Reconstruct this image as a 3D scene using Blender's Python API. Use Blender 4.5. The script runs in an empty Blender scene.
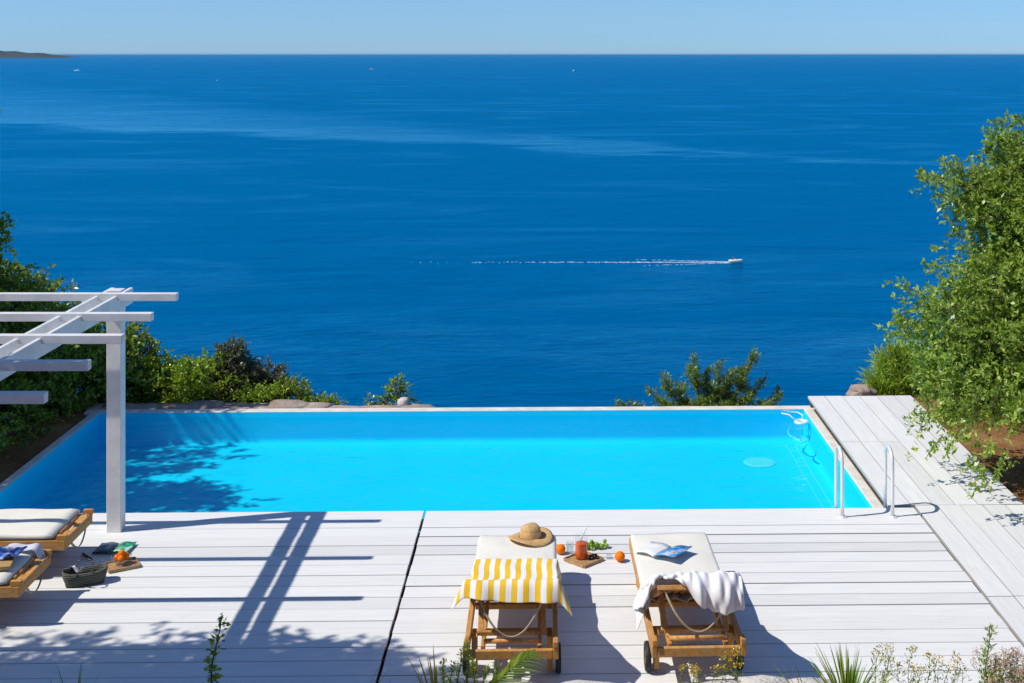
import bpy, bmesh, math, random
import numpy as np
from mathutils import Vector, Matrix

R = math.radians
scene = bpy.context.scene
col = scene.collection
rnd = random.Random(7)

# ------------------------------------------------------------------ tags
def tag(o, label, cat, group=None, kind=None):
    o['label'] = label
    o['category'] = cat
    if group: o['group'] = group
    if kind: o['kind'] = kind
    return o

def thing(name, label, cat, loc=(0, 0, 0), rz=0.0, group=None):
    o = bpy.data.objects.new(name, None)
    o.empty_display_size = 0.1
    col.objects.link(o)
    o.location = loc
    o.rotation_euler = (0, 0, rz)
    return tag(o, label, cat, group)

# ------------------------------------------------------------------ mesh builder
class MB:
    def __init__(self):
        self.v, self.f, self.uv = [], [], None
    def add(self, vs, fs):
        k = len(self.v)
        self.v += [tuple(p) for p in vs]
        self.f += [tuple(i + k for i in f) for f in fs]
        return self
    def box(self, c, s, rot=None):
        hx, hy, hz = s[0] / 2, s[1] / 2, s[2] / 2
        vs = [Vector((x, y, z)) for x in (-hx, hx) for y in (-hy, hy) for z in (-hz, hz)]
        if rot is not None:
            vs = [rot @ p for p in vs]
        vs = [p + Vector(c) for p in vs]
        return self.add(vs, [(0, 1, 3, 2), (4, 6, 7, 5), (0, 4, 5, 1), (2, 3, 7, 6), (0, 2, 6, 4), (1, 5, 7, 3)])
    def beam(self, a, b, w, h, up=(0, 0, 1)):
        a, b = Vector(a), Vector(b)
        d = (b - a); L = d.length; d.normalize()
        u = Vector(up)
        x = d.cross(u).normalized(); z = x.cross(d).normalized()
        rot = Matrix((x, d, z)).transposed()
        return self.box((a + b) / 2, (w, L, h), rot)
    def tube(self, pts, rad, n=8, cap=True):
        pts = [Vector(p) for p in pts]
        if not hasattr(rad, '__len__'): rad = [rad] * len(pts)
        rings = []
        prev = None
        for i, p in enumerate(pts):
            d = (pts[min(i + 1, len(pts) - 1)] - pts[max(i - 1, 0)])
            if d.length < 1e-9: d = Vector((0, 0, 1))
            d.normalize()
            if prev is None:
                a = d.orthogonal().normalized()
            else:
                a = prev - d * prev.dot(d)
                a = a.normalized() if a.length > 1e-6 else d.orthogonal().normalized()
            prev = a
            b = d.cross(a)
            rings.append([p + (a * math.cos(2 * math.pi * k / n) + b * math.sin(2 * math.pi * k / n)) * rad[i] for k in range(n)])
        vs = [q for r_ in rings for q in r_]
        fs = []
        for i in range(len(rings) - 1):
            for k in range(n):
                fs.append((i * n + k, i * n + (k + 1) % n, (i + 1) * n + (k + 1) % n, (i + 1) * n + k))
        if cap:
            fs.append(tuple(range(n))[::-1])
            fs.append(tuple((len(rings) - 1) * n + k for k in range(n)))
        return self.add(vs, fs)
    def lathe(self, prof, n=24, c=(0, 0, 0), rot=None, wob=None):
        vs, fs = [], []
        for i, (r_, z) in enumerate(prof):
            for k in range(n):
                t = 2 * math.pi * k / n
                dz = wob(r_, t) if wob else 0
                p = Vector((r_ * math.cos(t), r_ * math.sin(t), z + dz))
                if rot is not None: p = rot @ p
                vs.append(p + Vector(c))
        for i in range(len(prof) - 1):
            for k in range(n):
                fs.append((i * n + k, i * n + (k + 1) % n, (i + 1) * n + (k + 1) % n, (i + 1) * n + k))
        return self.add(vs, fs)
    def grid(self, P):
        n, m = len(P), len(P[0])
        return self.add([q for row in P for q in row],
                        [(i * m + j, i * m + j + 1, (i + 1) * m + j + 1, (i + 1) * m + j) for i in range(n - 1) for j in range(m - 1)])
    def build(self, name, mat, parent=None, bevel=0, smooth=False, seg=2, recalc=True, subsurf=0, solid=0):
        me = bpy.data.meshes.new(name)
        me.from_pydata(self.v, [], self.f)
        if recalc:
            bm = bmesh.new(); bm.from_mesh(me)
            bmesh.ops.recalc_face_normals(bm, faces=bm.faces)
            bm.to_mesh(me); bm.free()
        me.materials.append(mat)
        o = bpy.data.objects.new(name, me)
        col.objects.link(o)
        if parent is not None: o.parent = parent
        if solid:
            m = o.modifiers.new('solid', 'SOLIDIFY'); m.thickness = solid; m.offset = 0
        if bevel:
            m = o.modifiers.new('bevel', 'BEVEL'); m.width = bevel; m.segments = seg
            m.limit_method = 'ANGLE'; m.angle_limit = R(40)
        if subsurf:
            m = o.modifiers.new('sub', 'SUBSURF'); m.levels = subsurf; m.render_levels = subsurf
        if smooth:
            me.shade_smooth()
        return o

def np_mesh(name, verts, quads, mat, parent=None):
    me = bpy.data.meshes.new(name)
    nv, nf = len(verts), len(quads)
    me.vertices.add(nv); me.vertices.foreach_set('co', np.asarray(verts, np.float32).ravel())
    me.loops.add(nf * 4); me.loops.foreach_set('vertex_index', np.asarray(quads, np.int32).ravel())
    me.polygons.add(nf)
    me.polygons.foreach_set('loop_start', np.arange(0, nf * 4, 4, dtype=np.int32))
    me.update(calc_edges=True)
    me.materials.append(mat)
    o = bpy.data.objects.new(name, me)
    col.objects.link(o)
    if parent is not None: o.parent = parent
    return o

# ------------------------------------------------------------------ materials
class NT:
    def __init__(self, name):
        self.m = bpy.data.materials.new(name); self.m.use_nodes = True
        self.t = self.m.node_tree; self.t.nodes.clear()
        self.out = self.n('ShaderNodeOutputMaterial')
    def n(self, kind, **kw):
        nd = self.t.nodes.new(kind)
        for k, v in kw.items(): setattr(nd, k, v)
        return nd
    def l(self, a, b): self.t.links.new(a, b)
    def coord(self, which='Object', scale=(1, 1, 1), rot=(0, 0, 0), loc=(0, 0, 0)):
        c = self.n('ShaderNodeTexCoord'); mp = self.n('ShaderNodeMapping')
        mp.inputs['Scale'].default_value = scale; mp.inputs['Rotation'].default_value = rot
        mp.inputs['Location'].default_value = loc
        self.l(c.outputs[which], mp.inputs['Vector'])
        return mp.outputs['Vector']
    def noise(self, vec, scale, detail=4, rough=.55, dist=0):
        nd = self.n('ShaderNodeTexNoise')
        nd.inputs['Scale'].default_value = scale; nd.inputs['Detail'].default_value = detail
        nd.inputs['Roughness'].default_value = rough; nd.inputs['Distortion'].default_value = dist
        if vec is not None: self.l(vec, nd.inputs['Vector'])
        return nd.outputs['Fac']
    def ramp(self, fac, stops):
        nd = self.n('ShaderNodeValToRGB')
        e = nd.color_ramp.elements
        while len(e) > 1: e.remove(e[-1])
        e[0].position = stops[0][0]; e[0].color = (*stops[0][1], 1) if hasattr(stops[0][1], '__len__') else (stops[0][1],) * 3 + (1,)
        for p, c in stops[1:]:
            q = e.new(p); q.color = (*c, 1) if hasattr(c, '__len__') else (c, c, c, 1)
        self.l(fac, nd.inputs['Fac'])
        return nd.outputs['Color']
    def math(self, op, a, b=None, clamp=False):
        nd = self.n('ShaderNodeMath', operation=op); nd.use_clamp = clamp
        for i, x in enumerate((a, b)):
            if x is None: continue
            if hasattr(x, 'links'): self.l(x, nd.inputs[i])
            else: nd.inputs[i].default_value = x
        return nd.outputs[0]
    def mix(self, fac, a, b, mode='MIX'):
        nd = self.n('ShaderNodeMix', data_type='RGBA', blend_type=mode)
        for sock, x in ((nd.inputs[0], fac), (nd.inputs[6], a), (nd.inputs[7], b)):
            if hasattr(x, 'links'): self.l(x, sock)
            elif hasattr(x, '__len__'): sock.default_value = (*x, 1)
            else: sock.default_value = x
        return nd.outputs[2]
    def bump(self, h, strength, dist=.01):
        nd = self.n('ShaderNodeBump'); nd.inputs['Strength'].default_value = strength
        nd.inputs['Distance'].default_value = dist
        self.l(h, nd.inputs['Height'])
        return nd.outputs['Normal']
    def island(self):
        return self.n('ShaderNodeNewGeometry').outputs['Random Per Island']
    def bsdf(self, color, rough=.6, normal=None, spec=.4, **kw):
        b = self.n('ShaderNodeBsdfPrincipled')
        for s, x in (('Base Color', color), ('Roughness', rough), ('Specular IOR Level', spec)):
            if hasattr(x, 'links'): self.l(x, b.inputs[s])
            elif hasattr(x, '__len__'): b.inputs[s].default_value = (*x, 1)
            else: b.inputs[s].default_value = x
        for k, v in kw.items(): b.inputs[k].default_value = v
        if normal is not None: self.l(normal, b.inputs['Normal'])
        return b.outputs[0]
    def done(self, shader):
        self.l(shader, self.out.inputs['Surface'])
        return self.m

def plain(name, c, rough=.6, var=.12, scale=12, bump=.0, spec=.4, **kw):
    t = NT(name)
    v = t.coord()
    n = t.noise(v, scale, 5)
    lo = tuple(x * (1 - var) for x in c); hi = tuple(min(1, x * (1 + var)) for x in c)
    cc = t.ramp(n, [(.3, lo), (.7, hi)])
    nm = t.bump(t.noise(v, scale * 4, 4), bump, .01) if bump else None
    return t.done(t.bsdf(cc, rough, nm, spec, **kw))

def deck_mat(name, axis):
    t = NT(name)
    sc = (.6, 9, 4) if axis == 'x' else (9, .6, 4)
    v = t.coord('Object', sc)
    g = t.noise(v, 3, 6, .6, .3)
    base = t.ramp(g, [(.25, (.74, .735, .715)), (.6, (.83, .825, .80)), (.8, (.87, .86, .84))])
    isl = t.ramp(t.island(), [(0, .88), (.5, .97), (1, 1.0)])
    base = t.mix(1, base, isl, 'MULTIPLY')
    v2 = t.coord('Object', (1, 1, 1))
    st = t.noise(v2, 1.3, 8, .7)
    base = t.mix(t.ramp(st, [(.60, 0), (.78, .35)]), base, (.55, .52, .47))
    sp = t.noise(v2, 9, 3, .5)
    base = t.mix(t.ramp(sp, [(.76, 0), (.80, .5)]), base, (.38, .30, .22))
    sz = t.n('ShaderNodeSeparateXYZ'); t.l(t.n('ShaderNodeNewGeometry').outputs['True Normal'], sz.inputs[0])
    top = t.ramp(sz.outputs['Z'], [(.25, 0), (.45, 1)])          # side faces coloured grey to put shade into the board gaps
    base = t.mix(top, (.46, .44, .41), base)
    nm = t.bump(g, .25, .01)
    return t.done(t.bsdf(base, .55, nm, .35))

def wood_mat(name, dark, mid, light, scale=1.0):
    t = NT(name)
    v = t.coord('Object', (14 * scale, 3 * scale, 14 * scale))
    g = t.noise(v, 2.2, 6, .62, .8)
    c = t.ramp(g, [(.28, dark), (.5, mid), (.72, light)])
    isl = t.ramp(t.island(), [(0, .8), (1, 1.12)])
    c = t.mix(1, c, isl, 'MULTIPLY')
    gy = t.noise(t.coord('Object', (2.5, 1.2, 2.5)), 2.0, 5, .65)
    c = t.mix(t.ramp(gy, [(.50, 0), (.72, .45)]), c, (.42, .33, .25))
    return t.done(t.bsdf(c, .55, t.bump(g, .3, .004), .3))

def leaf_mat(name, stops, trans=.34, rough=.34, spec=.55):
    t = NT(name)
    c = t.ramp(t.island(), stops)
    v = t.coord()
    c = t.mix(1, c, t.ramp(t.noise(v, 1.6, 3), [(.3, .80), (.7, 1.15)]), 'MULTIPLY')
    p = t.bsdf(c, rough, None, spec)
    tr = t.n('ShaderNodeBsdfTranslucent')
    t.l(t.mix(1, c, (1.25, 1.3, .5), 'MULTIPLY'), tr.inputs['Color'])
    mx = t.n('ShaderNodeMixShader'); mx.inputs[0].default_value = trans
    t.l(p, mx.inputs[1]); t.l(tr.outputs[0], mx.inputs[2])
    return t.done(mx.outputs[0])

M = {}
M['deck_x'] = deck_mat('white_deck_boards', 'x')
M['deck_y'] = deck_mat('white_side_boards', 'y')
def paint_mat():
    t = NT('worn_white_paint')
    v = t.coord()
    n = t.noise(v, 5, 6, .65)
    c = t.ramp(n, [(.3, (.66, .66, .66)), (.6, (.80, .80, .80))])
    sp = t.noise(v, 22, 3)
    c = t.mix(t.ramp(sp, [(.70, 0), (.76, .45)]), c, (.45, .42, .38))
    return t.done(t.bsdf(c, .5, t.bump(n, .2, .01), .4))
M['paint'] = paint_mat()
M['teak'] = wood_mat('teak', (.42, .185, .042), (.64, .315, .082), (.74, .42, .14))
M['slat'] = wood_mat('teak_slats', (.22, .085, .022), (.36, .155, .042), (.46, .22, .065))
M['crate_wood'] = wood_mat('tray_wood', (.30, .17, .07), (.46, .28, .13), (.56, .37, .19), 2)
def fabric_mat(name, c, var=.05):
    t = NT(name)
    v = t.coord()
    n = t.noise(v, 5, 4)
    w = t.noise(t.coord('Object', (1, 1, 1)), 160, 2)
    cc = t.ramp(n, [(.3, tuple(x * (1 - var) for x in c)), (.7, c)])
    h = t.math('ADD', t.math('MULTIPLY', n, 2.0), t.math('MULTIPLY', w, .15))
    return t.done(t.bsdf(cc, .9, t.bump(h, .35, .012), .1))
M['cushion'] = fabric_mat('cream_canvas', (.80, .775, .69))
M['strap'] = fabric_mat('tan_strap', (.50, .42, .28))
M['terry'] = fabric_mat('white_terry', (.82, .82, .83))
M['lavender'] = fabric_mat('lavender_cloth', (.58, .58, .70))
def stripe_mat():
    t = NT('yellow_striped_cotton')
    c = t.n('ShaderNodeTexCoord')
    sx = t.n('ShaderNodeSeparateXYZ'); t.l(c.outputs['UV'], sx.inputs[0])
    nz = t.noise(t.coord('Object'), 14, 3)
    u = t.math('ADD', sx.outputs[0], t.math('MULTIPLY', t.math('SUBTRACT', nz, .5), .012))
    fr = t.math('FRACT', t.math('MULTIPLY', u, 11.2))
    mask = t.ramp(fr, [(.0, 0), (.44, 0), (.48, 1), (.96, 1), (1.0, 0)])
    yel = t.ramp(t.noise(t.coord('Object'), 7, 5), [(.3, (.80, .47, .015)), (.7, (.84, .56, .06))])
    cc = t.mix(mask, (.82, .82, .83), yel)
    w = t.noise(t.coord('Object'), 120, 2)
    return t.done(t.bsdf(cc, .92, t.bump(w, .25, .004), .08))
M['stripe'] = stripe_mat()
M['rubber'] = plain('black_rubber', (.022, .022, .024), .6, .2, 20)
M['hub'] = plain('teak_hub', (.34, .17, .07), .55, .25, 14)
M['steel'] = plain('polished_steel', (.84, .845, .85), .32, .04, 8, Metallic=.25)
def straw_mat():
    t = NT('woven_straw')
    v = t.coord()
    g = t.n('ShaderNodeTexWave', wave_type='RINGS', rings_direction='Z')
    g.inputs['Scale'].default_value = 34; g.inputs['Distortion'].default_value = 1.5
    t.l(v, g.inputs['Vector'])
    c = t.ramp(t.noise(v, 30, 4), [(.3, (.54, .32, .12)), (.7, (.74, .50, .24))])
    c = t.mix(1, c, t.ramp(g.outputs['Fac'], [(0, .82), (1, 1.08)]), 'MULTIPLY')
    return t.done(t.bsdf(c, .75, t.bump(g.outputs['Fac'], .4, .004), .2))
M['straw'] = straw_mat()
M['orange'] = plain('orange_peel', (.92, .21, .004), .55, .1, 40, .3, spec=.15)
M['juice'] = plain('red_orange_juice', (.90, .13, .005), .25, .25, 10)
M['grape'] = plain('green_grape_skin', (.24, .42, .03), .3, .3, 14)
M['date'] = plain('dark_fruit', (.05, .022, .015), .4, .3, 20)
def glass_mat():
    t = NT('clear_glass')
    lw = t.n('ShaderNodeLayerWeight')
    tr = t.n('ShaderNodeBsdfTransparent'); tr.inputs['Color'].default_value = (.93, .95, .96, 1)
    gl = t.n('ShaderNodeBsdfGlossy'); gl.inputs['Roughness'].default_value = .03
    mx = t.n('ShaderNodeMixShader')
    t.l(t.math('ADD', .03, t.math('MULTIPLY', t.math('POWER', lw.outputs['Facing'], 4.0), .6)), mx.inputs[0]); t.l(tr.outputs[0], mx.inputs[1]); t.l(gl.outputs[0], mx.inputs[2])
    return t.done(mx.outputs[0])
M['glass'] = glass_mat()
M['paper'] = plain('white_paper', (.80, .80, .79), .6, .04, 6)
def picture_mat(name, stops, scale):
    t = NT(name)
    n = t.noise(t.coord('Object'), scale, 3, .5, .6)
    return t.done(t.bsdf(t.ramp(n, stops), .3, None, .5))
M['blue_page'] = picture_mat('blue_cover_print', [(.30, (.01, .05, .16)), (.45, (.02, .16, .48)), (.58, (.06, .34, .68)), (.66, (.6, .68, .74)), (.72, (.42, .05, .04))], 11)
M['green_page'] = picture_mat('green_print', [(.3, (.01, .22, .10)), (.55, (.03, .42, .19)), (.7, (.7, .75, .7))], 12)
M['dark_page'] = picture_mat('dark_print', [(.3, (.03, .07, .06)), (.5, (.05, .12, .14)), (.7, (.10, .16, .36))], 9)
M['navy'] = picture_mat('navy_print', [(.30, (.015, .03, .12)), (.46, (.03, .08, .36)), (.60, (.10, .22, .62)), (.68, (.6, .65, .75))], 14)
M['kraft'] = plain('kraft_cover', (.42, .27, .11), .7, .1, 20)
def basket_mat():
    t = NT('dark_woven_fibre')
    v = t.coord()
    w = t.n('ShaderNodeTexWave'); w.bands_direction = 'Z'
    w.inputs['Scale'].default_value = 22; w.inputs['Distortion'].default_value = 2
    t.l(v, w.inputs['Vector'])
    b = t.n('ShaderNodeTexBrick'); b.inputs['Scale'].default_value = 30
    t.l(v, b.inputs['Vector'])
    c = t.ramp(w.outputs['Fac'], [(0, (.06, .07, .052)), (1, (.20, .205, .165))])
    return t.done(t.bsdf(c, .75, t.bump(w.outputs['Fac'], .8, .01), .3))
M['basket'] = basket_mat()
M['plastic'] = plain('white_plastic', (.78, .79, .80), .35, .04, 8)
M['black'] = plain('black_plastic', (.03, .025, .025), .35, .1, 8)
M['pebble'] = plain('white_stone', (.60, .57, .53), .85, .2, 9, .5)
M['bark'] = plain('bark', (.12, .085, .055), .9, .35, 14, .8)
M['twig'] = plain('green_stem', (.10, .15, .035), .7, .25, 14)
M['leaf_oak'] = leaf_mat('evergreen_oak_leaf', [(0, (0.145, 0.232, 0.043)), (.45, (0.276, 0.405, 0.065)), (.8, (0.420, 0.538, 0.100)), (1, (0.553, 0.612, 0.159))])
M['leaf_dark'] = leaf_mat('dense_maquis_leaf', [(0, (0.096, 0.177, 0.026)), (.5, (0.202, 0.320, 0.040)), (.9, (0.390, 0.473, 0.055)), (1, (0.550, 0.426, 0.066))])
M['leaf_lime'] = leaf_mat('yellow_green_leaf', [(0, (0.150, 0.271, 0.026)), (.5, (0.299, 0.463, 0.043)), (1, (0.516, 0.597, 0.065))])
M['leaf_dusk'] = leaf_mat('purple_tinged_leaf', [(0, (0.082, 0.105, 0.059)), (.5, (0.155, 0.178, 0.109)), (1, (0.237, 0.241, 0.160))])
M['needle'] = leaf_mat('juniper_needle', [(0, (0.118, 0.210, 0.037)), (.5, (0.215, 0.356, 0.059)), (1, (0.365, 0.446, 0.102))], .15)
M['spike'] = leaf_mat('pine_needle', [(0, (0.214, 0.377, 0.044)), (.5, (0.398, 0.581, 0.073)), (1, (0.640, 0.717, 0.122))], .2)
M['blade'] = leaf_mat('palm_blade', [(0, (0.153, 0.274, 0.034)), (.5, (0.262, 0.421, 0.052)), (1, (0.524, 0.568, 0.103))], .25)
M['blade_yellow'] = leaf_mat('yellow_blade', [(0, (0.242, 0.264, 0.033)), (.5, (0.495, 0.418, 0.044)), (1, (0.572, 0.440, 0.066))], .25)
M['fennel'] = leaf_mat('yellow_flower', [(0, (.40, .26, .02)), (.5, (.62, .42, .03)), (1, (.68, .55, .12))], .2)
M['pink'] = leaf_mat('pale_pink_flower', [(0, (.62, .40, .36)), (.5, (.78, .58, .52)), (1, (.82, .74, .66))], .2)

def rock_mat(name, a, b, c):
    t = NT(name)
    v = t.coord()
    n = t.noise(v, 3.0, 8, .65, .4)
    cc = t.ramp(n, [(.28, a), (.5, b), (.72, c)])
    h = t.noise(v, 9, 8, .7)
    return t.done(t.bsdf(cc, .9, t.bump(h, .9, .05), .2))
M['rock'] = rock_mat('limestone', (.26, .18, .14), (.44, .35, .29), (.58, .51, .45))
M['rock_white'] = rock_mat('whitewashed_stone', (.50, .42, .38), (.70, .66, .62), (.78, .76, .74))
def ground_mat():
    t = NT('dry_soil_and_needles')
    v = t.coord()
    n = t.noise(v, 1.2, 8, .65, .3)
    c = t.ramp(n, [(.3, (.17, .085, .036)), (.5, (.36, .175, .068)), (.7, (.46, .27, .125))])
    f = t.noise(t.coord('Object', (1, 1, 1)), 26, 6, .7, 1.5)
    c = t.mix(1, c, t.ramp(f, [(.3, .55), (.7, 1.3)]), 'MULTIPLY')
    return t.done(t.bsdf(c, .95, t.bump(f, .9, .04), .1))
M['ground'] = ground_mat()
M['island'] = plain('island_scrub', (.026, .042, .045), .95, .3, .002)
M['hull'] = plain('white_gelcoat', (.80, .80, .80), .3, .03, 3)
M['darkglass'] = plain('dark_glass', (.02, .025, .03), .1, .1, 3)
M['tube_grey'] = plain('pale_rubber_tube', (.62, .62, .60), .5, .05, 3)
M['cloth_red'] = plain('red_shirt', (.30, .06, .04), .8, .1, 6)
M['skin'] = plain('skin', (.42, .24, .16), .6, .05, 6)

def sea_mat():
    t = NT('sea_water')
    # calm slicks and wind-ruffled bands change the gloss of the water, not its colour
    co = t.n('ShaderNodeTexCoord'); sx = t.n('ShaderNodeSeparateXYZ'); t.l(co.outputs['Object'], sx.inputs[0])
    n1 = t.noise(t.coord('Object', (.0030, .0055, 1), (0, 0, R(-30))), 1.0, 6, .62, .6)
    n2 = t.noise(t.coord('Object', (.012, .030, 1), (0, 0, R(-12))), 1.0, 6, .62, .8)
    u = t.math('ADD', sx.outputs['Y'], t.math('MULTIPLY', sx.outputs['X'], .62))
    u = t.math('ADD', u, t.math('MULTIPLY', t.math('SUBTRACT', n1, .5), 330))
    u = t.math('ADD', u, t.math('MULTIPLY', t.math('SUBTRACT', n2, .5), 130))
    wd = t.math('MAXIMUM', t.math('SUBTRACT', 190, t.math('MULTIPLY', sx.outputs['X'], 1.0)), 70)
    near = t.math('DIVIDE', t.math('SUBTRACT', u, 850), 45, True)
    far = t.math('DIVIDE', t.math('SUBTRACT', t.math('ADD', wd, 850), u), t.math('MULTIPLY', wd, .9), True)
    band = t.math('MULTIPLY', near, far)
    v2 = t.coord('Object', (.0036, .0085, 1), (0, 0, R(-14)))
    s2 = t.ramp(t.noise(v2, 1.0, 7, .64, 2.2), [(.50, 0), (.74, 1)])
    grain = t.ramp(t.noise(t.coord('Object', (.05, .12, 1), (0, 0, R(-18))), 1.0, 6, .7, .8), [(.3, .55), (.7, 1)])
    slick = t.math('MULTIPLY', t.math('ADD', t.math('MULTIPLY', band, .85), t.math('MULTIPLY', s2, .50), True), grain)
    w1 = t.noise(t.coord('Object', (.22, .42, 1), (0, 0, R(14))), 1.0, 6, .62, .6)
    w2 = t.noise(t.coord('Object', (.030, .070, 1), (0, 0, R(-16))), 1.0, 6, .6, .6)
    w3 = t.noise(t.coord('Object', (.0022, .0045, 1), (0, 0, R(-25))), 1.0, 4, .55, .4)
    h = t.math('ADD', t.math('MULTIPLY', w1, 3.0), t.math('MULTIPLY', w2, 9.0))
    h = t.math('ADD', h, t.math('MULTIPLY', w3, 26))
    nm = t.bump(h, .85, 1.0)
    body = t.n('ShaderNodeBsdfDiffuse')
    body.inputs['Color'].default_value = (.000, .068, .255, 1); t.l(nm, body.inputs['Normal'])
    gl = t.n('ShaderNodeBsdfGlossy')
    t.l(t.mix(slick, (.0, .76, 1), (.26, .82, 1)), gl.inputs['Color'])
    t.l(t.math('ADD', t.math('MULTIPLY', slick, -.10), .24), gl.inputs['Roughness'])
    t.l(t.bump(h, .30, 1.0), gl.inputs['Normal'])
    fr = t.n('ShaderNodeFresnel'); fr.inputs['IOR'].default_value = 1.33
    t.l(t.bump(h, .8, 1.0), fr.inputs['Normal'])
    k = t.math('ADD', t.math('MULTIPLY', slick, .62), .56)
    fac = t.math('MULTIPLY', fr.outputs[0], k, True)
    mx = t.n('ShaderNodeMixShader')
    t.l(fac, mx.inputs[0]); t.l(body.outputs[0], mx.inputs[1]); t.l(gl.outputs[0], mx.inputs[2])
    return t.done(mx.outputs[0])
M['sea'] = sea_mat()

def foam_mat():
    t = NT('sea_foam')
    return t.done(t.bsdf(t.ramp(t.noise(t.coord(), .8, 4), [(.3, (.62, .68, .72)), (.7, (.8, .82, .84))]), .8, None, .1))
M['foam'] = foam_mat()

def liner_mat():
    t = NT('pool_liner')
    v = t.coord()
    c = t.ramp(t.noise(v, .9, 5), [(.3, (.015, .66, .93)), (.7, (.02, .70, .95))])
    return t.done(t.bsdf(c, .6, None, .2))
M['liner'] = liner_mat()
M['seam'] = plain('liner_seam', (.34, .72, .90), .6, .05, 4)
def pool_water():
    t = NT('pool_water')
    v = t.coord('Object', (1, 1.3, 1))
    n1 = t.noise(v, 2.2, 3, .5, .8)
    n2 = t.noise(v, 9, 3, .5, .5)
    h = t.math('ADD', n1, t.math('MULTIPLY', n2, .22))
    nm = t.bump(h, .8, .06)
    lw = t.n('ShaderNodeLayerWeight')
    t.l(nm, lw.inputs['Normal'])
    tr = t.n('ShaderNodeBsdfTransparent'); tr.inputs['Color'].default_value = (.30, .965, .995, 1)
    gl = t.n('ShaderNodeBsdfGlossy'); gl.inputs['Roughness'].default_value = .02
    t.l(nm, gl.inputs['Normal'])
    mx = t.n('ShaderNodeMixShader')
    t.l(t.math('ADD', .012, t.math('MULTIPLY', t.math('POWER', lw.outputs['Facing'], 5.0), .42)), mx.inputs[0])
    t.l(tr.outputs[0], mx.inputs[1]); t.l(gl.outputs[0], mx.inputs[2])
    return t.done(mx.outputs[0])
M['water'] = pool_water()
M['coping'] = plain('pale_coping', (.72, .68, .62), .7, .15, 6, .2)

# ------------------------------------------------------------------ ground and sea
SEA_Z = -60.0
def hash_noise(x, y, s):
    return (math.sin(x * 1.7 * s + 1.3) * math.cos(y * 1.3 * s - .7) + .5 * math.sin(x * 3.9 * s + y * 2.7 * s) + .35 * math.cos(x * 7.1 * s - y * 6.3 * s + 2)) / 1.85
def height(x, y):
    z = -.22
    if x > 4.6:                                      # right of the side deck
        z = -.10 + .10 * min(1, (x - 4.6) / 3) + .12 * max(0, x - 8)
    if x < -7.7 or (x < -6.0 and y > 12.9):          # left of the pool
        z = -.16 + .18 * max(0, -6.2 - x)
    if y < 8.75:
        z = .24
        z += max(0, min(1, (8.2 - y) / 6.2)) * 2.6
        if y < 2: z = 2.86
    if y > 17.25:
        z -= .20 + (y - 17.25) * .72 + .3 * min(1, (y - 17.25))
    z += .05 * hash_noise(x, y, 1.0) * (1 if (y > 13 or y < 8.7 or x > 4.8) else .2)
    if y > 22: z += 1.2 * hash_noise(x, y, .12)
    if -5.945 < x < 4.4 and 12.55 < y < 16.96: z = -1.0
    return max(z, -63)
xs = sorted(set([-150, -110, -80, -60, -45, -35, -28, -22, -18, -15, -13] + [round(-12 + .25 * i, 2) for i in range(97)] + [-6.04, -5.955, -5.935, 4.38, 4.42, 4.58, 4.62, 13, 15, 18, 22, 28, 35, 45, 60, 80, 110, 150]))
ys = sorted(set([-20, -12, -6, -3, -1, 0] + [round(1 + .25 * i, 2) for i in range(85)] + [8.72, 8.77, 12.5, 12.6, 12.88, 12.92, 16.94, 16.98, 23, 24, 26, 28, 31, 34, 38, 42, 47, 52, 58, 65, 73, 82, 92, 104, 120]))
g = MB(); g.grid([[(x, y, height(x, y)) for y in ys] for x in xs])
tag(g.build('ground', M['ground'], smooth=True), 'dry orange brown soil of the coastal slope around the pool', 'ground', kind='structure')

s = MB()
ry = [-400, 40, 90, 200, 500, 1500, 6000, 20000, 62000]
rx = [-62000, -12000, -3000, -600, 0, 600, 3000, 12000, 62000]
s.grid([[(x, y, SEA_Z) for y in ry] for x in rx])
tag(s.build('sea', M['sea']), 'deep blue open sea reaching to the horizon', 'sea', kind='structure')

# far headland at the left edge of the horizon
hd = MB()
P = []
for i in range(41):
    x = -10500 + i * 98
    t_ = i / 40
    ridge = 175 * max(0, (1 - t_)) ** .8 * (.55 + .45 * math.sin(t_ * 9 + 1.2) ** 2) + 52 * max(0, 1 - abs(t_ - .62) / .3) + 30 * max(0, 1 - abs(t_ - .88) / .12)
    ridge *= 1.12 * (1 - max(0, t_ - .93) / .07)
    row = []
    for j in range(9):
        u = j / 8
        row.append((x, 17000 + u * 1800, SEA_Z - 2 + max(0, ridge * math.sin(u * math.pi) ** .7 * (1 + .12 * math.sin(i * 1.9 + j)))))
    P.append(row)
hd.grid(P)
tag(hd.build('headland', M['island'], smooth=True), 'low dark headland on the horizon at the far left', 'headland', kind='structure')

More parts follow.
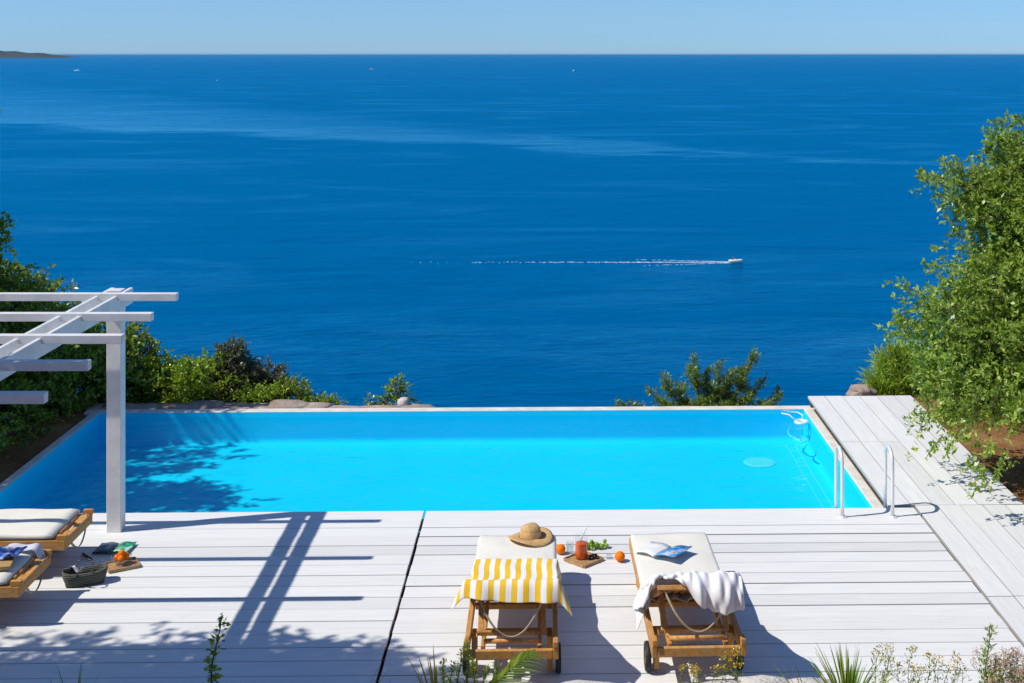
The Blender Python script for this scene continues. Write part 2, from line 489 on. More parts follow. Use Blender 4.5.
# ------------------------------------------------------------------ pool
PX0, PX1, PY0, PY1 = -5.86, 3.24, 12.90, 16.86
PF = -.54
b = MB()
e_ = .004
P = []
prof = [(0, -.137), (0, PF + .07)] + [(.07 * (1 - math.cos(math.pi / 2 * k / 6)), PF + .07 * (1 - math.sin(math.pi / 2 * k / 6))) for k in range(1, 7)]
for (ins, z) in prof:
    i_ = ins + e_
    P.append([(PX0 + i_, PY0 - .3 + i_, z), (PX1 - i_, PY0 - .3 + i_, z), (PX1 - i_, PY1 - i_, z), (PX0 + i_, PY1 - i_, z), (PX0 + i_, PY0 - .3 + i_, z)])
b.grid(P)
b.add(P[-1][:4], [(0, 1, 2, 3)])
basin = b.build('pool_basin', M['liner'], recalc=True)
tag(basin, 'bright blue lined basin of the infinity pool', 'pool', kind='structure')
sm = MB()
for x in (PX1 - .16, PX1 - .27):
    sm.add([(x - .012, PY0, PF + .004), (x + .012, PY0, PF + .004), (x + .012, PY1 - .20, PF + .004), (x - .012, PY1 - .20, PF + .004)], [(0, 1, 2, 3)])
sm.build('liner_seam', M['seam'], basin)
dr = MB(); dr.lathe([(0, .014), (.17, .012), (.20, .004), (.20, 0)], 24, (2.52, 15.95, PF + .002))
dr.build('light_spot_disc', M['plastic'], basin)  # drain disc enlarged in white to stand for the floor's light spot
wt = MB()
P = [[(PX0 + .006 + (PX1 - PX0 - .012) * i / 40, PY0 - .29 + (PY1 - PY0 + .284) * j / 20, -.195) for j in range(21)] for i in range(41)]
wt.grid(P)
tag(wt.build('water', M['water']), 'clear turquoise water filling the infinity pool', 'water', kind='structure')
cp = MB()
cp.box((( PX0 - .055), (PY0 + PY1) / 2, -.255), (.11, PY1 - PY0, .25))
cp.box((( PX0 + PX1) / 2, PY1 + .08, -.255), (PX1 - PX0 + .42, .16, .25))
cp.box(((PX1 + .06), (PY0 + PY1) / 2, -.255), (.12, PY1 - PY0, .25))
tag(cp.build('pool_coping', M['coping'], bevel=.012), 'narrow pale stone coping round the infinity pool', 'coping', kind='structure')

# rough stone wall crest behind the far left coping
st = MB()
r2 = random.Random(3)
x = -6.3
def stone(mb, c, s, seed, n=10, m=7):
    q = random.Random(seed)
    ph = [q.uniform(0, 6.28) for _ in range(6)]
    vs, fs = [], []
    for i in range(m + 1):
        th = math.pi * i / m
        for k in range(n):
            t = 2 * math.pi * k / n
            d = Vector((math.sin(th) * math.cos(t), math.sin(th) * math.sin(t), math.cos(th)))
            e = Vector([math.copysign(abs(a) ** .62, a) for a in d])
            rr = 1 + .13 * math.sin(3 * d.x + ph[0]) + .11 * math.sin(4 * d.y + ph[1]) + .1 * math.sin(5 * d.z + ph[2] + 3 * d.x)
            vs.append(Vector((e.x * s[0] * rr, e.y * s[1] * rr, e.z * s[2] * rr)) + Vector(c))
    for i in range(m):
        for k in range(n):
            fs.append((i * n + k, i * n + (k + 1) % n, (i + 1) * n + (k + 1) % n, (i + 1) * n + k))
    mb.add(vs, fs)
i = 0
while x < -1.9:
    w = r2.uniform(.12, .34)
    hgt = (.070 if x < -3.5 else .050 if x < -2.6 else .035) * r2.uniform(.85, 1.15)
    stone(st, (x + w, 17.20 + r2.uniform(-.03, .03), -.20 + r2.uniform(-.01, .012)), (w * 1.15, .16, hgt), i); i += 1
    x += w * 1.55
tag(st.build('stone_wall', M['rock'], smooth=True), 'low rough stone wall crest behind the left part of the far pool edge', 'wall')

st = MB(); x = 0
for i in range(16):
    stone(st, (-6.45 + r2.uniform(-.1, .12), 13.1 + i * .26, -.34 + r2.uniform(-.05, .05)), (r2.uniform(.15, .28), r2.uniform(.14, .2), r2.uniform(.12, .2)), 50 + i)
tag(st.build('rubble_wall', M['rock'], smooth=True), 'dark rubble stone wall along the shaded left side of the pool', 'wall')

b = MB(); stone(b, (0, 0, 0), (.17, .15, .11), 91, 8, 6); stone(b, (.15, .05, -.02), (.13, .12, .09), 92, 8, 6)
o = b.build('boulder', M['rock'], smooth=False, bevel=.015); o.location = (4.12, 17.55, -.13)
tag(o, 'pale limestone boulder just beyond the far end of the side deck', 'rock')
b = MB(); stone(b, (0, 0, 0), (.085, .07, .055), 97, 12, 8)
o = b.build('stone', M['rock_white'], smooth=True); o.location = (-2.02, 17.33, -.15)
tag(o, 'small white stone beyond the far pool edge beside a lone sapling', 'rock')

# ------------------------------------------------------------------ decks
def deck_front(x0, x1, seed, name, label):
    q = random.Random(seed)
    mb = MB()
    y = 12.81
    while y > 9.0:
        gap = q.choice([.005, .006, .009, .012, .018, .024])
        w = .226 + q.uniform(-.006, .006)
        segs = [(x0, x1)]
        for a, c in segs:
            mb.box(((a + c) / 2, y - w / 2, -.016 + q.uniform(-.002, .002)), (c - a - q.uniform(0, .015), w - gap, .032),
                   Matrix.Rotation(q.uniform(-.0008, .0008), 3, 'Z'))
        y -= w
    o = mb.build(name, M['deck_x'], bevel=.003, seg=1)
    tag(o, label, 'deck', kind='structure')
deck_front(-7.75, -1.280, 4, 'pool_deck', 'white painted wooden deck boards in front of the pool, section left of the joint')
deck_front(-1.263, 3.555, 9, 'pool_deck', 'white painted wooden deck boards in front of the pool, section right of the joint')
mb = MB(); q = random.Random(21)
nb = 6; wb = 1.36 / nb
def lane(x, y0, y1, breaks):
    pts = [y0] + breaks + [y1]
    for a, c in zip(pts, pts[1:]):
        gap = q.choice([.006, .008, .010])
        mb.box((x, (a + c) / 2, -.013 + q.uniform(-.002, .002)), (wb - gap, c - a - .005, .032))
for k in range(nb):
    x = 3.31 + wb * (k + .5)
    brk = [14.97] if k in (0, 1, 2) else []
    lane(x, 12.865, 16.98, brk + ([15.6] if k == 4 else []))
for k in range(1, nb + 2):
    x = 3.345 + wb * (k + .5)
    lane(x, 8.95, 12.855, [10.69] if k > 1 else [10.69, 11.9][:1])
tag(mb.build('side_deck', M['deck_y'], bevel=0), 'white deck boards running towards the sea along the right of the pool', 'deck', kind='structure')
mb = MB()
for y in (16.93,):
    mb.box((3.99, y, -.085), (1.30, .05, .10))
mb.box((3.40, 14.9, -.20), (.04, 3.9, .30))
for xx in (4.55,):
    mb.box((xx, 13.0, -.085), (.05, 7.7, .10))
for yy in (9.02, 10.2, 11.4, 12.6):
    mb.box((-2.1, yy + .05, -.085), (11.2, .06, .10))
tag(mb.build('deck_joists', M['bark'], bevel=0), 'dark joists just visible beneath the white deck boards', 'joists', kind='structure')

# ------------------------------------------------------------------ pergola
pg = thing('pergola', 'white painted wooden pergola over the left of the deck', 'pergola', (-4.14, 12.35, 0))
def local(p, o=(-4.14, 12.35, 0)): return (p[0] - o[0], p[1] - o[1], p[2] - o[2])
for x in (-4.14, -7.2):
    for y in (12.35, 8.25):
        p = MB(); c = local((x, y, 1.135)); p.box(c, (.135, .135, 2.27)); p.build('post', M['paint'], pg, bevel=.005)
for x in (-4.14, -7.2):
    for dx in (-.0875, .0875):
        p = MB(); p.beam(local((x + dx, 8.0, 2.185)), local((x + dx, 12.52, 2.185)), .037, .145); p.build('beam', M['paint'], pg, bevel=.004)
for x in (-4.14, -7.2):
    for y in (12.35, 8.25):
        for dz in (-.035, .035):
            bo = MB(); bo.tube([local((x - .118, y, 2.185 + dz)), local((x + .118, y, 2.185 + dz))], .011, 8); bo.build('bolt', M['steel'], pg)
for y, xe in ((12.10, -3.49), (11.19, -3.44), (10.33, -3.405), (9.46, -3.36), (8.58, -3.33)):
    p = MB(); p.beam(local((-7.6, y, 2.26)), local((xe, y, 2.245)), .075, .068); p.build('rafter', M['paint'], pg, bevel=.004)

# ------------------------------------------------------------------ pool ladder
ld = thing('pool_ladder', 'pair of white tubular ladder handrails at the right corner of the pool', 'pool ladder', (3.03, 12.72, 0))
for sx in (-.245, .245):
    pts = []
    yb, yf = .17, -.17
    for k in range(13):
        t = math.pi * k / 12
        pts.append((sx, -.035 - .135 * math.cos(t), .51 + .125 * math.sin(t)))
    pts = [(sx, -.175, .0)] + [(sx, -.172, .25)] + pts + [(sx, .105, .25), (sx, .115, -.02 if sx > 0 else -.45)]
    h = MB(); h.tube(pts, .017, 12); hr = h.build('handrail', M['steel'], ld, smooth=True)
    f = MB(); f.lathe([(0, .012), (.035, .012), (.045, .003), (.045, 0)], 16, (sx, -.175, .002)); f.build('flange', M['steel'], hr)
rg = MB(); rg.box((0, .115, -.36), (.5, .07, .03)); rg.build('rung', M['plastic'], ld, bevel=.008)

# floating skimmer and its hose
sk = thing('skimmer', 'white ring skimmer floating in the far right pool corner with a curled hose', 'skimmer', (3.13, 16.45, -.19))
sk.scale = (.66, .66, .8)
r_ = MB(); r_.lathe([(.07, 0), (.085, .025), (.12, .03), (.14, .01), (.13, -.02), (.07, -.02), (.07, 0)], 28); r_.build('float_ring', M['plastic'], sk, smooth=True)
r_ = MB()
pts = []
for k in range(60):
    t = k / 59
    pts.append((-.10 - .14 * math.sin(t * 9) * (1 - .3 * t) - .05, -.05 - 1.0 * t + .18 * math.cos(t * 8), -.10 - .04 * math.sin(t * 5)))
r_.tube(pts, .014, 8); r_.build('hose', M['plastic'], sk, smooth=True)
r_ = MB()
pts = [(-.12, .10, .03), (-.20, .22, .07), (-.34, .26, .085), (-.30, .31, .12), (-.16, .29, .10), (-.02, .30, .09), (.07, .22, .06), (.03, .10, .02)]
r_.tube(pts, .012, 8); r_.build('cable', M['plastic'], sk, smooth=True)

# ------------------------------------------------------------------ loungers
def make_lounger(label, group, loc, rz, ang, seed=0):
    t = thing('sun_lounger', label, 'sun lounger', loc, rz, group)
    q = random.Random(seed)
    ca, sa = math.cos(ang), math.sin(ang)
    HY, HZ = -.15, .325                       # hinge
    def bk(y, z):                             # along the backrest (y>0 towards the head), z above it
        return (HY - y * ca + z * sa, HZ + y * sa + z * ca) if False else (HY - y * ca - z * sa * -1, HZ + y * sa + z * ca)
    for sx in (-1, 1):
        p = MB(); p.beam((sx * .315, -1.03, .285), (sx * .315, 1.03, .285), .038, .085); p.build('side_rail', M['teak'], t, bevel=.006)
    p = MB(); p.box((0, -1.012, .278), (.59, .036, .066)); p.build('head_rail', M['teak'], t, bevel=.006)
    p = MB(); p.box((0, 1.012, .285), (.59, .036, .08)); p.build('foot_rail', M['teak'], t, bevel=.006)
    for sx in (-1, 1):
        p = MB(); p.box((sx * .313, -1.0, .35), (.036, .085, .045)); p.build('corner_block', M['teak'], t, bevel=.006)
    p = MB(); p.box((0, -.62, .262), (.585, .05, .036)); p.build('cross_bar', M['teak'], t, bevel=.005)
    p = MB(); p.box((0, -.17, .262), (.585, .05, .04)); p.build('cross_bar', M['teak'], t, bevel=.005)
    # racks that hold the backrest prop
    for sx in (-1, 1):
        p = MB(); p.beam((sx * .20, -.98, .30), (sx * .20, -.20, .30), .03, .045); p.build('rack', M['teak'], t, bevel=.005)
    p = MB(); p.tube([(-.20, -.93, .335), (.20, -.93, .335)], .018, 10); p.build('rack_bar', M['teak'], t, smooth=True)
    # legs
    for sx in (-1, 1):
        p = MB(); p.box((sx * .272, .80, .14), (.042, .07, .28)); p.build('leg', M['teak'], t, bevel=.005)
        p = MB(); p.box((sx * .272, -.70, .15), (.042, .07, .26)); p.build('leg', M['teak'], t, bevel=.005)
        w = MB()
        rotY = Matrix.Rotation(R(90), 3, 'Y')
        prof = [(.062, -.018), (.096, -.020), (.104, -.010), (.104, .010), (.096, .020), (.062, .018), (.062, -.018)]
        w.lathe(prof, 28, (sx * .335, -.70, .104), rotY)
        wo = w.build('wheel', M['rubber'], t, smooth=True)
        w = MB(); w.lathe([(0, -.014), (.061, -.014), (.061, .014), (0, .014)], 24, (sx * .335, -.70, .104), rotY); w.build('hub', M['hub'], wo)
    p = MB(); p.tube([(-.35, -.70, .104), (.35, -.70, .104)], .011, 8); p.build('axle', M['rubber'], t)
    # seat slats run along the lounger
    p = MB()
    for k in range(11):
        p.box((-.26 + .052 * k, .42, .314), (.036, 1.12, .018))
    p.build('seat_slats', M['slat'], t, bevel=.003)
    # backrest
    L = .84
    rot = Matrix.Rotation(-ang, 3, 'X')
    def bp(x, y, z):
        v = rot @ Vector((x, -y, z)); return (v.x, v.y + HY, v.z + HZ)
    p = MB()
    for sx in (-1, 1):
        p.beam(bp(sx * .262, 0, -.018), bp(sx * .262, L, -.018), .036, .045, rot @ Vector((0, 0, 1)))
    p.beam(bp(-.28, .12, -.028), bp(.28, .12, -.028), .045, .026, rot @ Vector((0, 0, 1)))
    p.build('backrest_frame', M['teak'], t, bevel=.005)
    p = MB()
    for k in range(9):
        p.beam(bp(-.21 + .0525 * k, .02, -.006), bp(-.21 + .0525 * k, L - .10, -.006), .034, .016, rot @ Vector((0, 0, 1)))
    p.build('backrest_slats', M['slat'], t, bevel=.003)
    p = MB()
    U = rot @ Vector((0, 0, 1))
    for (xa, xb) in ((-.285, -.10), (.10, .285)):
        p.beam(bp(xa, L - .03, -.008), bp(xb, L - .03, -.008), .13, .034, U)
    p.beam(bp(-.10, L + .012, -.008), bp(.10, L + .012, -.008), .046, .034, U)
    p.beam(bp(-.10, L - .072, -.008), bp(.10, L - .072, -.008), .046, .034, U)
    p.build('head_board', M['teak'], t, bevel=.004)
    if ang > .1:
        for sx in (-1, 1):
            p = MB(); a = bp(sx * .225, .50, -.03)
            p.beam(a, (sx * .225, -.80, .33), .028, .04, (1, 0, 0)); p.build('prop', M['teak'], t, bevel=.004)
        p = MB(); p.beam((-.225, -.80, .335), (.225, -.80, .335), .035, .03); p.build('prop_bar', M['teak'], t, bevel=.004)
    # cushion
    y_end = L - (.07 if ang < .1 else .015)
    path = []
    n1, n2 = 14, 10
    for k in range(n1 + 1):
        yy = .99 + (HY + .05 - .99) * k / n1
        path.append((yy, .327, 0))
    for k in range(1, n2 + 1):
        s_ = y_end * k / n2
        v = bp(0, s_, .006); path.append((v[1], v[2], ang))
    th = .058 if ang > .1 else .048
    sec = [(-.325, .2), (-.332, .5), (-.322, .9), (-.30, 1.0), (-.12, 1.02), (0, 1.0), (.12, 1.02), (.30, 1.0), (.322, .9), (.332, .5), (.325, .2), (.28, 0), (0, 0), (-.28, 0)]
    P = []
    for k, (yy, zz, a) in enumerate(path):
        row = []
        e = 1.0 if 0 < k < len(path) - 1 else .55
        for (xx, u) in sec:
            h = th * (.5 + (u - .5) * e) + .004 * math.sin(yy * 11 + xx * 9 + seed) * u
            row.append((xx * (1 if e == 1 else .985), yy + h * math.sin(a) * 1.0, zz + h * math.cos(a)))
        row.append(row[0]); P.append(row)
    c = MB(); c.grid(P)
    m_ = len(sec) + 1
    base = 0
    c.f.append(tuple(range(len(sec)))); last = (len(path) - 1) * m_
    c.f.append(tuple(last + k for k in range(len(sec)))[::-1])
    cu = c.build('cushion', M['cushion'], t, smooth=True)
    # tie strap: loop hanging from the head of the cushion
    pts = []
    A = Vector(bp(-.25, L - .02, .03)); B = Vector(bp(.25, L - .02, .03))
    drop = .30 if ang > .1 else .20
    mid_z = max(.34 if ang > .1 else .10, A.z - drop)
    off = -.10 if ang > .1 else -.03
    for k in range(21):
        u = k / 20
        z = A.z + (mid_z - A.z) * (1 - (2 * u - 1) ** 2)
        pts.append((A.x + (B.x - A.x) * u, A.y + off * (1 - (2 * u - 1) ** 4) - .03, z))
    s = MB()
    for k in range(20):
        s.beam(pts[k], pts[k + 1], .020, .006, (0, .6, .8))
    s.build('strap', M['strap'], t)
    return t, bp, L

LG = 'teak sun loungers on the deck'
l1, bp1, L1 = make_lounger('teak sun lounger under a yellow striped towel and straw hat', LG, (-.315, 10.15, 0), R(.4), R(25), 1)
l2, bp2, L2 = make_lounger('teak sun lounger with a white towel and an open magazine on it', LG, (.995, 10.17, 0), R(1.2), R(26), 2)
l3, _, _ = make_lounger('empty flat teak sun lounger with bare cream cushion under the pergola beside the pool', LG, (-5.22, 11.54, 0), R(90), 0, 3)
l4, _, _ = make_lounger('flat teak sun lounger at the left edge with blue book and cloth on it', LG, (-5.22, 10.56, 0), R(91), 0, 4)

# towels
def cloth_obj(name, P, mat, loc, rz, solid=.007, uv=True, sub=1):
    mb = MB(); mb.grid(P)
    o = mb.build(name, mat, None, smooth=True, solid=solid, subsurf=sub, recalc=False)
    n, m = len(P), len(P[0])
    ul = o.data.uv_layers.new(name='UVMap')
    for lp in o.data.loops:
        vi = lp.vertex_index; ul.data[lp.index].uv = ((vi // m) / (n - 1), (vi % m) / (m - 1))
    o.location = loc; o.rotation_euler = (0, 0, rz)
    return o
def drape_path(bp, L, y_start, hang, n=40):
    pts = [(y_start, .397, 0.0), (-.02, .397, 0)]
    s = .08
    while s < L + .005:
        v = bp(0, s, .075); pts.append((v[1], v[2], 1)); s += .08
    v = bp(0, L + .03, .068); pts.append((v[1], v[2], 1))
    v = bp(0, L + .055, .03); pts.append((v[1], v[2], 1))
    y, z = pts[-1][0], pts[-1][1]
    for k in range(1, 6):
        pts.append((y - .010 * k, z - hang * k / 5, 1))
    # resample
    d = [0]
    for a, c in zip(pts, pts[1:]): d.append(d[-1] + math.hypot(c[0] - a[0], c[1] - a[1]))
    out = []
    for k in range(n + 1):
        s = d[-1] * k / n
        for j in range(len(d) - 1):
            if d[j + 1] >= s - 1e-9:
                u = (s - d[j]) / max(1e-9, d[j + 1] - d[j])
                out.append((pts[j][0] + (pts[j + 1][0] - pts[j][0]) * u, pts[j][1] + (pts[j + 1][1] - pts[j][1]) * u, s / d[-1])); break
    return out
pth = drape_path(bp1, L1, .40, .085)
crest_i = max(range(len(pth)), key=lambda k: pth[k][1])
P = []
NU = 56
for i in range(NU + 1):
    s = -.45 + .93 * i / NU
    row = []
    for k, (y, z, v) in enumerate(pth):
        h = k - crest_i
        side = max(0, abs(s) - .335)
        sg = 1 if s > 0 else -1
        x = sg * min(abs(s), .335)
        hang = max(0, h) / max(1, (len(pth) - 1 - crest_i))
        ridge = max(0, 1 - abs(h) / 9.0)
        xo = side * (.20 + .22 * ridge + .40 * hang)
        zo = side * (.88 - .30 * hang)
        x += sg * xo
        rip = .012 * math.sin(s * 26 + 1.0) * hang + .004 * math.sin(s * 41 + y * 9)
        edge = .03 * math.sin(s * 7 + .8) * hang + (.07 * hang * (s - .25) / .2 if s > .25 else 0)
        row.append((x + .004 * math.sin(y * 21), y - rip - .02 * hang * abs(math.sin(s * 9)), z - zo + .004 * math.sin(s * 19 + y * 13) - edge * .6 + .003))
    P.append(row)
tw = cloth_obj('towel', P, M['stripe'], (-.315, 10.15, 0), R(.4), .004)
tag(tw, 'yellow and white striped towel draped over the raised lounger back', 'towel')

pth = drape_path(bp2, L2, -.46, .205, 40)
crest_i = max(range(len(pth)), key=lambda k: pth[k][1])
P = []
NU = 84
for i in range(NU + 1):
    s = -.47 + .83 * i / NU
    row = []
    right = 1 / (1 + math.exp(-(s + .06) * 34))           # the bundle hangs on the right half
    for k, (y, z, v) in enumerate(pth):
        h = k - crest_i
        hang = max(0, h) / max(1, (len(pth) - 1 - crest_i))
        sg = 1 if s > 0 else -1
        side = max(0, abs(s) - .30)
        rs = 1 if s > 0 else 0
        x = sg * min(abs(s), .30) + sg * side * (.42 if rs else .50)
        zo = side * (.40 if rs else 1.25)
        hl = .10 + .90 * right
        yy, zz = y, z
        if h > 0:
            j = crest_i + h * hl
            j0 = int(j); u = j - j0; j1 = min(j0 + 1, len(pth) - 1)
            yy = pth[j0][0] + (pth[j1][0] - pth[j0][0]) * u; zz = pth[j0][1] + (pth[j1][1] - pth[j0][1]) * u
        fold = math.sin(s * 30 + .9 * math.sin(s * 11) + k * .05)
        puff = right * (.016 + .017 * fold) * (.3 + .7 * min(1, k / 6))
        wr = .010 * math.sin(s * 61 + k * .33 + 1.3 * math.sin(k * .37)) + .006 * math.sin(s * 97 - k * .55 + 2 * math.sin(k * .21 + s * 6)) + .008 * math.sin(s * 23 - k * .62 + 2 * math.sin(s * 9))
        lip = .05 * hang * (right * (.5 + .5 * math.sin(s * 13 + 2.4)) + .45 * right * max(0, (s - .30) / .17))
        back = (puff * 1.3 + wr * 1.6) * (.35 + .65 * hang)
        row.append((x + .008 * math.sin(k * .5 + s * 17), yy - back - .05 * right * math.sin(min(1, hang * 1.05) * math.pi) - .012 * math.sin(s * 8), zz - zo + (puff * .9 + wr) * (1 - hang) + lip * .8 + .006))
    P.append(row)
tw = cloth_obj('towel', P, M['terry'], (.995, 10.17, 0), R(1.2), .010)
tag(tw, 'crumpled white towel bundled over the raised lounger back', 'towel')

# straw hat
ht = thing('straw_hat', 'woven straw sun hat lying at the foot of the lounger cushion', 'hat', (-.205, 11.00, .395), R(20))
h = MB(); h.lathe([(.0, .118), (.035, .117), (.062, .108), (.080, .088), (.087, .055), (.091, .015), (.094, .008)], 32, wob=lambda r_, t: .004 * math.sin(2 * t) * (1 if r_ > .03 else 0))
h.build('crown', M['straw'], ht, smooth=True, solid=.004)
h = MB(); h.lathe([(.094, .008), (.12, .006), (.15, .010), (.172, .006), (.190, .000)], 40, wob=lambda r_, t: (r_ - .09) * .22 * math.sin(2 * t + .6) + .012)
h.build('brim', M['straw'], ht, smooth=True, solid=.004)

def magazine(label, loc, rz, left, right, w=.20, hgt=.27, tilt=.25):
    t = thing('magazine', label, 'magazine', loc, rz)
    for sg, mat, nm in ((-1, left, 'left_page'), (1, right, 'right_page')):
        P = []
        for i in range(13):
            u = i / 12
            x = sg * w * u
            z = .016 * math.sin(math.pi * min(1, u * 1.25)) * (1 - .3 * u) + (.03 * u * tilt if sg > 0 else .0) + .008
            P.append([(x, -hgt / 2 + hgt * j / 4, z + .004 * math.sin(j + u * 3)) for j in range(5)])
        m_ = MB(); m_.grid(P); m_.build('page', mat, t, smooth=True, solid=.006)
    return t
magazine('open magazine with one white page and one blue picture page on the lounger cushion', (.885, 10.66, .395), R(-38), M['paper'], M['blue_page'], .20, .27, 1.6)
magazine('open magazine with a dark page and a green picture page on the shaded deck boards', (-3.99, 11.86, .004), R(-2), M['dark_page'], M['green_page'], .16, .24, .4)

# fruit and drinks between the loungers
def orange(label, loc, r_=.036, group=None):
    b = MB(); b.lathe([(0.001, r_)] + [(r_ * math.sin(math.pi * k / 12), r_ * math.cos(math.pi * k / 12) * .95) for k in range(1, 12)] + [(0.001, -r_ * .94)], 20)
    o = b.build('orange', M['orange'], None, smooth=True)
    o.location = (loc[0], loc[1], loc[2] + r_ * .95)
    tag(o, label, 'orange', group); return o
orange('orange on the deck beside the hat end of the striped towel lounger', (.05, 11.68, 0), .046)
orange('orange on the deck beside the lounger with the magazine', (.575, 11.50, 0), .046)

def tray(label, loc, rz, w, d, mat):
    t = thing('tray', label, 'tray', loc, rz)
    p = MB(); p.box((0, 0, .008), (w, d, .012)); p.build('base', mat, t, bevel=.003)
    for (c, s_) in (((0, d / 2, .014), (w, .012, .026)), ((0, -d / 2, .014), (w, .012, .026)), ((w / 2, 0, .014), (.012, d - .013, .026)), ((-w / 2, 0, .014), (.012, d - .013, .026))):
        p = MB(); p.box(c, s_); p.build('rim', mat, t, bevel=.003)
    return t
tray('square wooden tray under the juice jug between the two loungers', (.255, 11.52, 0), R(45), .25, .25, M['crate_wood'])
jg = thing('juice_jug', 'glass jug of red orange juice standing on the wooden tray', 'jug', (.235, 11.54, .015))
j = MB(); j.lathe([(0, .004), (.052, .004), (.055, .03), (.054, .14), (.056, .215)], 28); j.build('jug_glass', M['glass'], jg, smooth=True)
j = MB(); j.lathe([(0.001, .007), (.050, .007), (.053, .03), (.052, .135), (.051, .138), (0.001, .138)], 28); j.build('juice', M['juice'], jg, smooth=True)
j = MB(); j.tube([(-.02, .01, .12), (.05, -.01, .29)], .005, 6); j.build('stirrer', M['plastic'], jg, smooth=True)
gp = thing('grapes', 'bunch of green grapes on the deck behind the juice jug', 'grapes', (.345, 11.80, 0))
q = random.Random(12)
b = MB()
for k in range(42):
    t = q.random(); a = q.uniform(0, 6.28); rr = q.uniform(0, .075) * (1 - .3 * t)
    c = (-.10 + .22 * t + .01, rr * math.cos(a) * .9, .020 + abs(rr * math.sin(a)) * .9)
    r_ = q.uniform(.014, .019)
    b.lathe([(.001, r_)] + [(r_ * math.sin(math.pi * i / 6), r_ * math.cos(math.pi * i / 6)) for i in range(1, 6)] + [(.001, -r_)], 9, c)
b.build('berries', M['grape'], gp, smooth=True)
b = MB(); b.tube([(-.10, 0, .03), (0, 0, .05), (.10, .01, .03), (.15, .02, .015)], .004, 6); b.build('stalk', M['twig'], gp)
b = MB()
for k in range(9):
    c = (q.uniform(-.055, .055), q.uniform(-.05, .05), .012 + .012 * (k % 2))
    b.lathe([(.001, .014)] + [(.014 * math.sin(math.pi * i / 6), .014 * math.cos(math.pi * i / 6)) for i in range(1, 6)] + [(.001, -.014)], 8, c)
o = b.build('dark_berries', M['date'], None, smooth=True); o.location = (.335, 11.535, .014)
tag(o, 'small heap of dark fruit on the tray beside the jug', 'fruit')
def tumbler(label, loc, s=1.0, rot=None):
    t = MB(); t.lathe([(.001, .004), (.03 * s, .004), (.036 * s, .10 * s), (.033 * s, .10 * s), (.028 * s, .012), (.001, .012)], 22, (0, 0, 0), rot)
    o = t.build('drinking_glass', M['glass'], None, smooth=True); o.location = loc
    tag(o, label, 'glass', 'drinking glasses by the tray')
tumbler('clear glass on the deck left of the juice jug', (.135, 11.70, 0))
tumbler('small clear glass lying on the deck right of the tray', (.45, 11.56, .022), .6, Matrix.Rotation(R(88), 3, 'Y'))

# left group: plate of fruit, basket, pen, books, cloth
tray('pale wooden tray carrying a bowl of fruit beside the pergola post', (-3.79, 11.47, 0), R(30), .26, .21, M['crate_wood'])
bw = thing('fruit_bowl', 'clear bowl of orange and red fruit on the small tray', 'bowl', (-3.80, 11.485, .015))
b = MB(); b.lathe([(.001, .004), (.04, .004), (.075, .035), (.088, .075), (.084, .075), (.07, .038), (.036, .010), (.001, .010)], 26); b.build('glass', M['glass'], bw, smooth=True)
q = random.Random(2)
for k, (dx, dy, dz) in enumerate(((-.035, -.01, .06), (.03, .02, .065), (.005, -.035, .06), (-.005, .035, .062), (.0, .0, .095))):
    b = MB(); r_ = .031
    b.lathe([(.001, r_)] + [(r_ * math.sin(math.pi * i / 8), r_ * math.cos(math.pi * i / 8)) for i in range(1, 8)] + [(.001, -r_)], 14, (dx, dy, dz))
    b.build('fruit', M['juice'] if k in (0,) else M['orange'], bw, smooth=True)
bk = thing('basket', 'dark green woven basket bag on the deck beside the lounger', 'basket', (-3.99, 11.12, 0), R(22))
def bag(h0, h1, s0, s1, n=32):
    mb = MB(); vs = []
    prof = [(0.0, s0), (.03, s0 * 1.04), (.075, s1), (.112, s1 * 1.03)]
    P = []
    for (z, s_) in prof:
        P.append([(s_ * h0 * math.copysign(abs(math.cos(2 * math.pi * k / n)) ** .5, math.cos(2 * math.pi * k / n)), s_ * h1 * math.copysign(abs(math.sin(2 * math.pi * k / n)) ** .6, math.sin(2 * math.pi * k / n)), z + .015 * abs(math.cos(2 * math.pi * k / n)) * (z > .1)) for k in range(n + 1)])
    mb.grid(P); mb.add([P[0][k] for k in range(n)], [tuple(range(n))])
    return mb
bag(.165, .075, .90, 1.04).build('body', M['basket'], bk, smooth=True, solid=.012)
for sy in (-1, 1):
    p = MB(); p.tube([(-.07, sy * .078, .09), (-.065, sy * .10, .135), (-.03, sy * .135, .155), (.03, sy * .135, .155), (.065, sy * .10, .135), (.07, sy * .078, .09)], .007, 8); p.build('handle', M['basket'], bk, smooth=True)
b = MB(); b.lathe([(.001, .0), (.03, 0), (.032, .13), (.022, .155), (.012, .16), (.012, .18), (.001, .18)], 16)
o = b.build('bottle', M['glass'], None, smooth=True); o.location = (-3.90, 11.15, .012); o.rotation_euler = (R(8), R(14), 0)
tag(o, 'small clear bottle sticking out of the woven basket', 'bottle')
b = MB(); P = []
for i in range(9):
    P.append([(-.06 + .015 * i, -.03 + .03 * jj, .13 + .03 * math.sin(i * .9) + .02 * math.cos(jj * 1.4)) for jj in range(4)])
b.grid(P); o = b.build('napkin', M['paper'], None, smooth=True, solid=.003, subsurf=1); o.location = (-4.06, 11.10, -.01)
tag(o, 'crumpled white napkin poking out of the woven basket', 'napkin')
b = MB(); b.tube([(-4.23, 11.74, .012), (-4.11, 11.61, .012)], .011, 10)
tag(b.build('stick', M['black'], None, smooth=True), 'thin dark stick lying on the deck behind the basket', 'stick')
b = MB(); b.box((0, 0, .016), (.27, .20, .03)); o = b.build('book', M['kraft'], None, bevel=.004); o.location = (-4.48, 10.49, .392); o.rotation_euler[2] = R(12)
tag(o, 'thick book with tan cover lying on the cushion at the left edge', 'book')
b = MB()
P = []
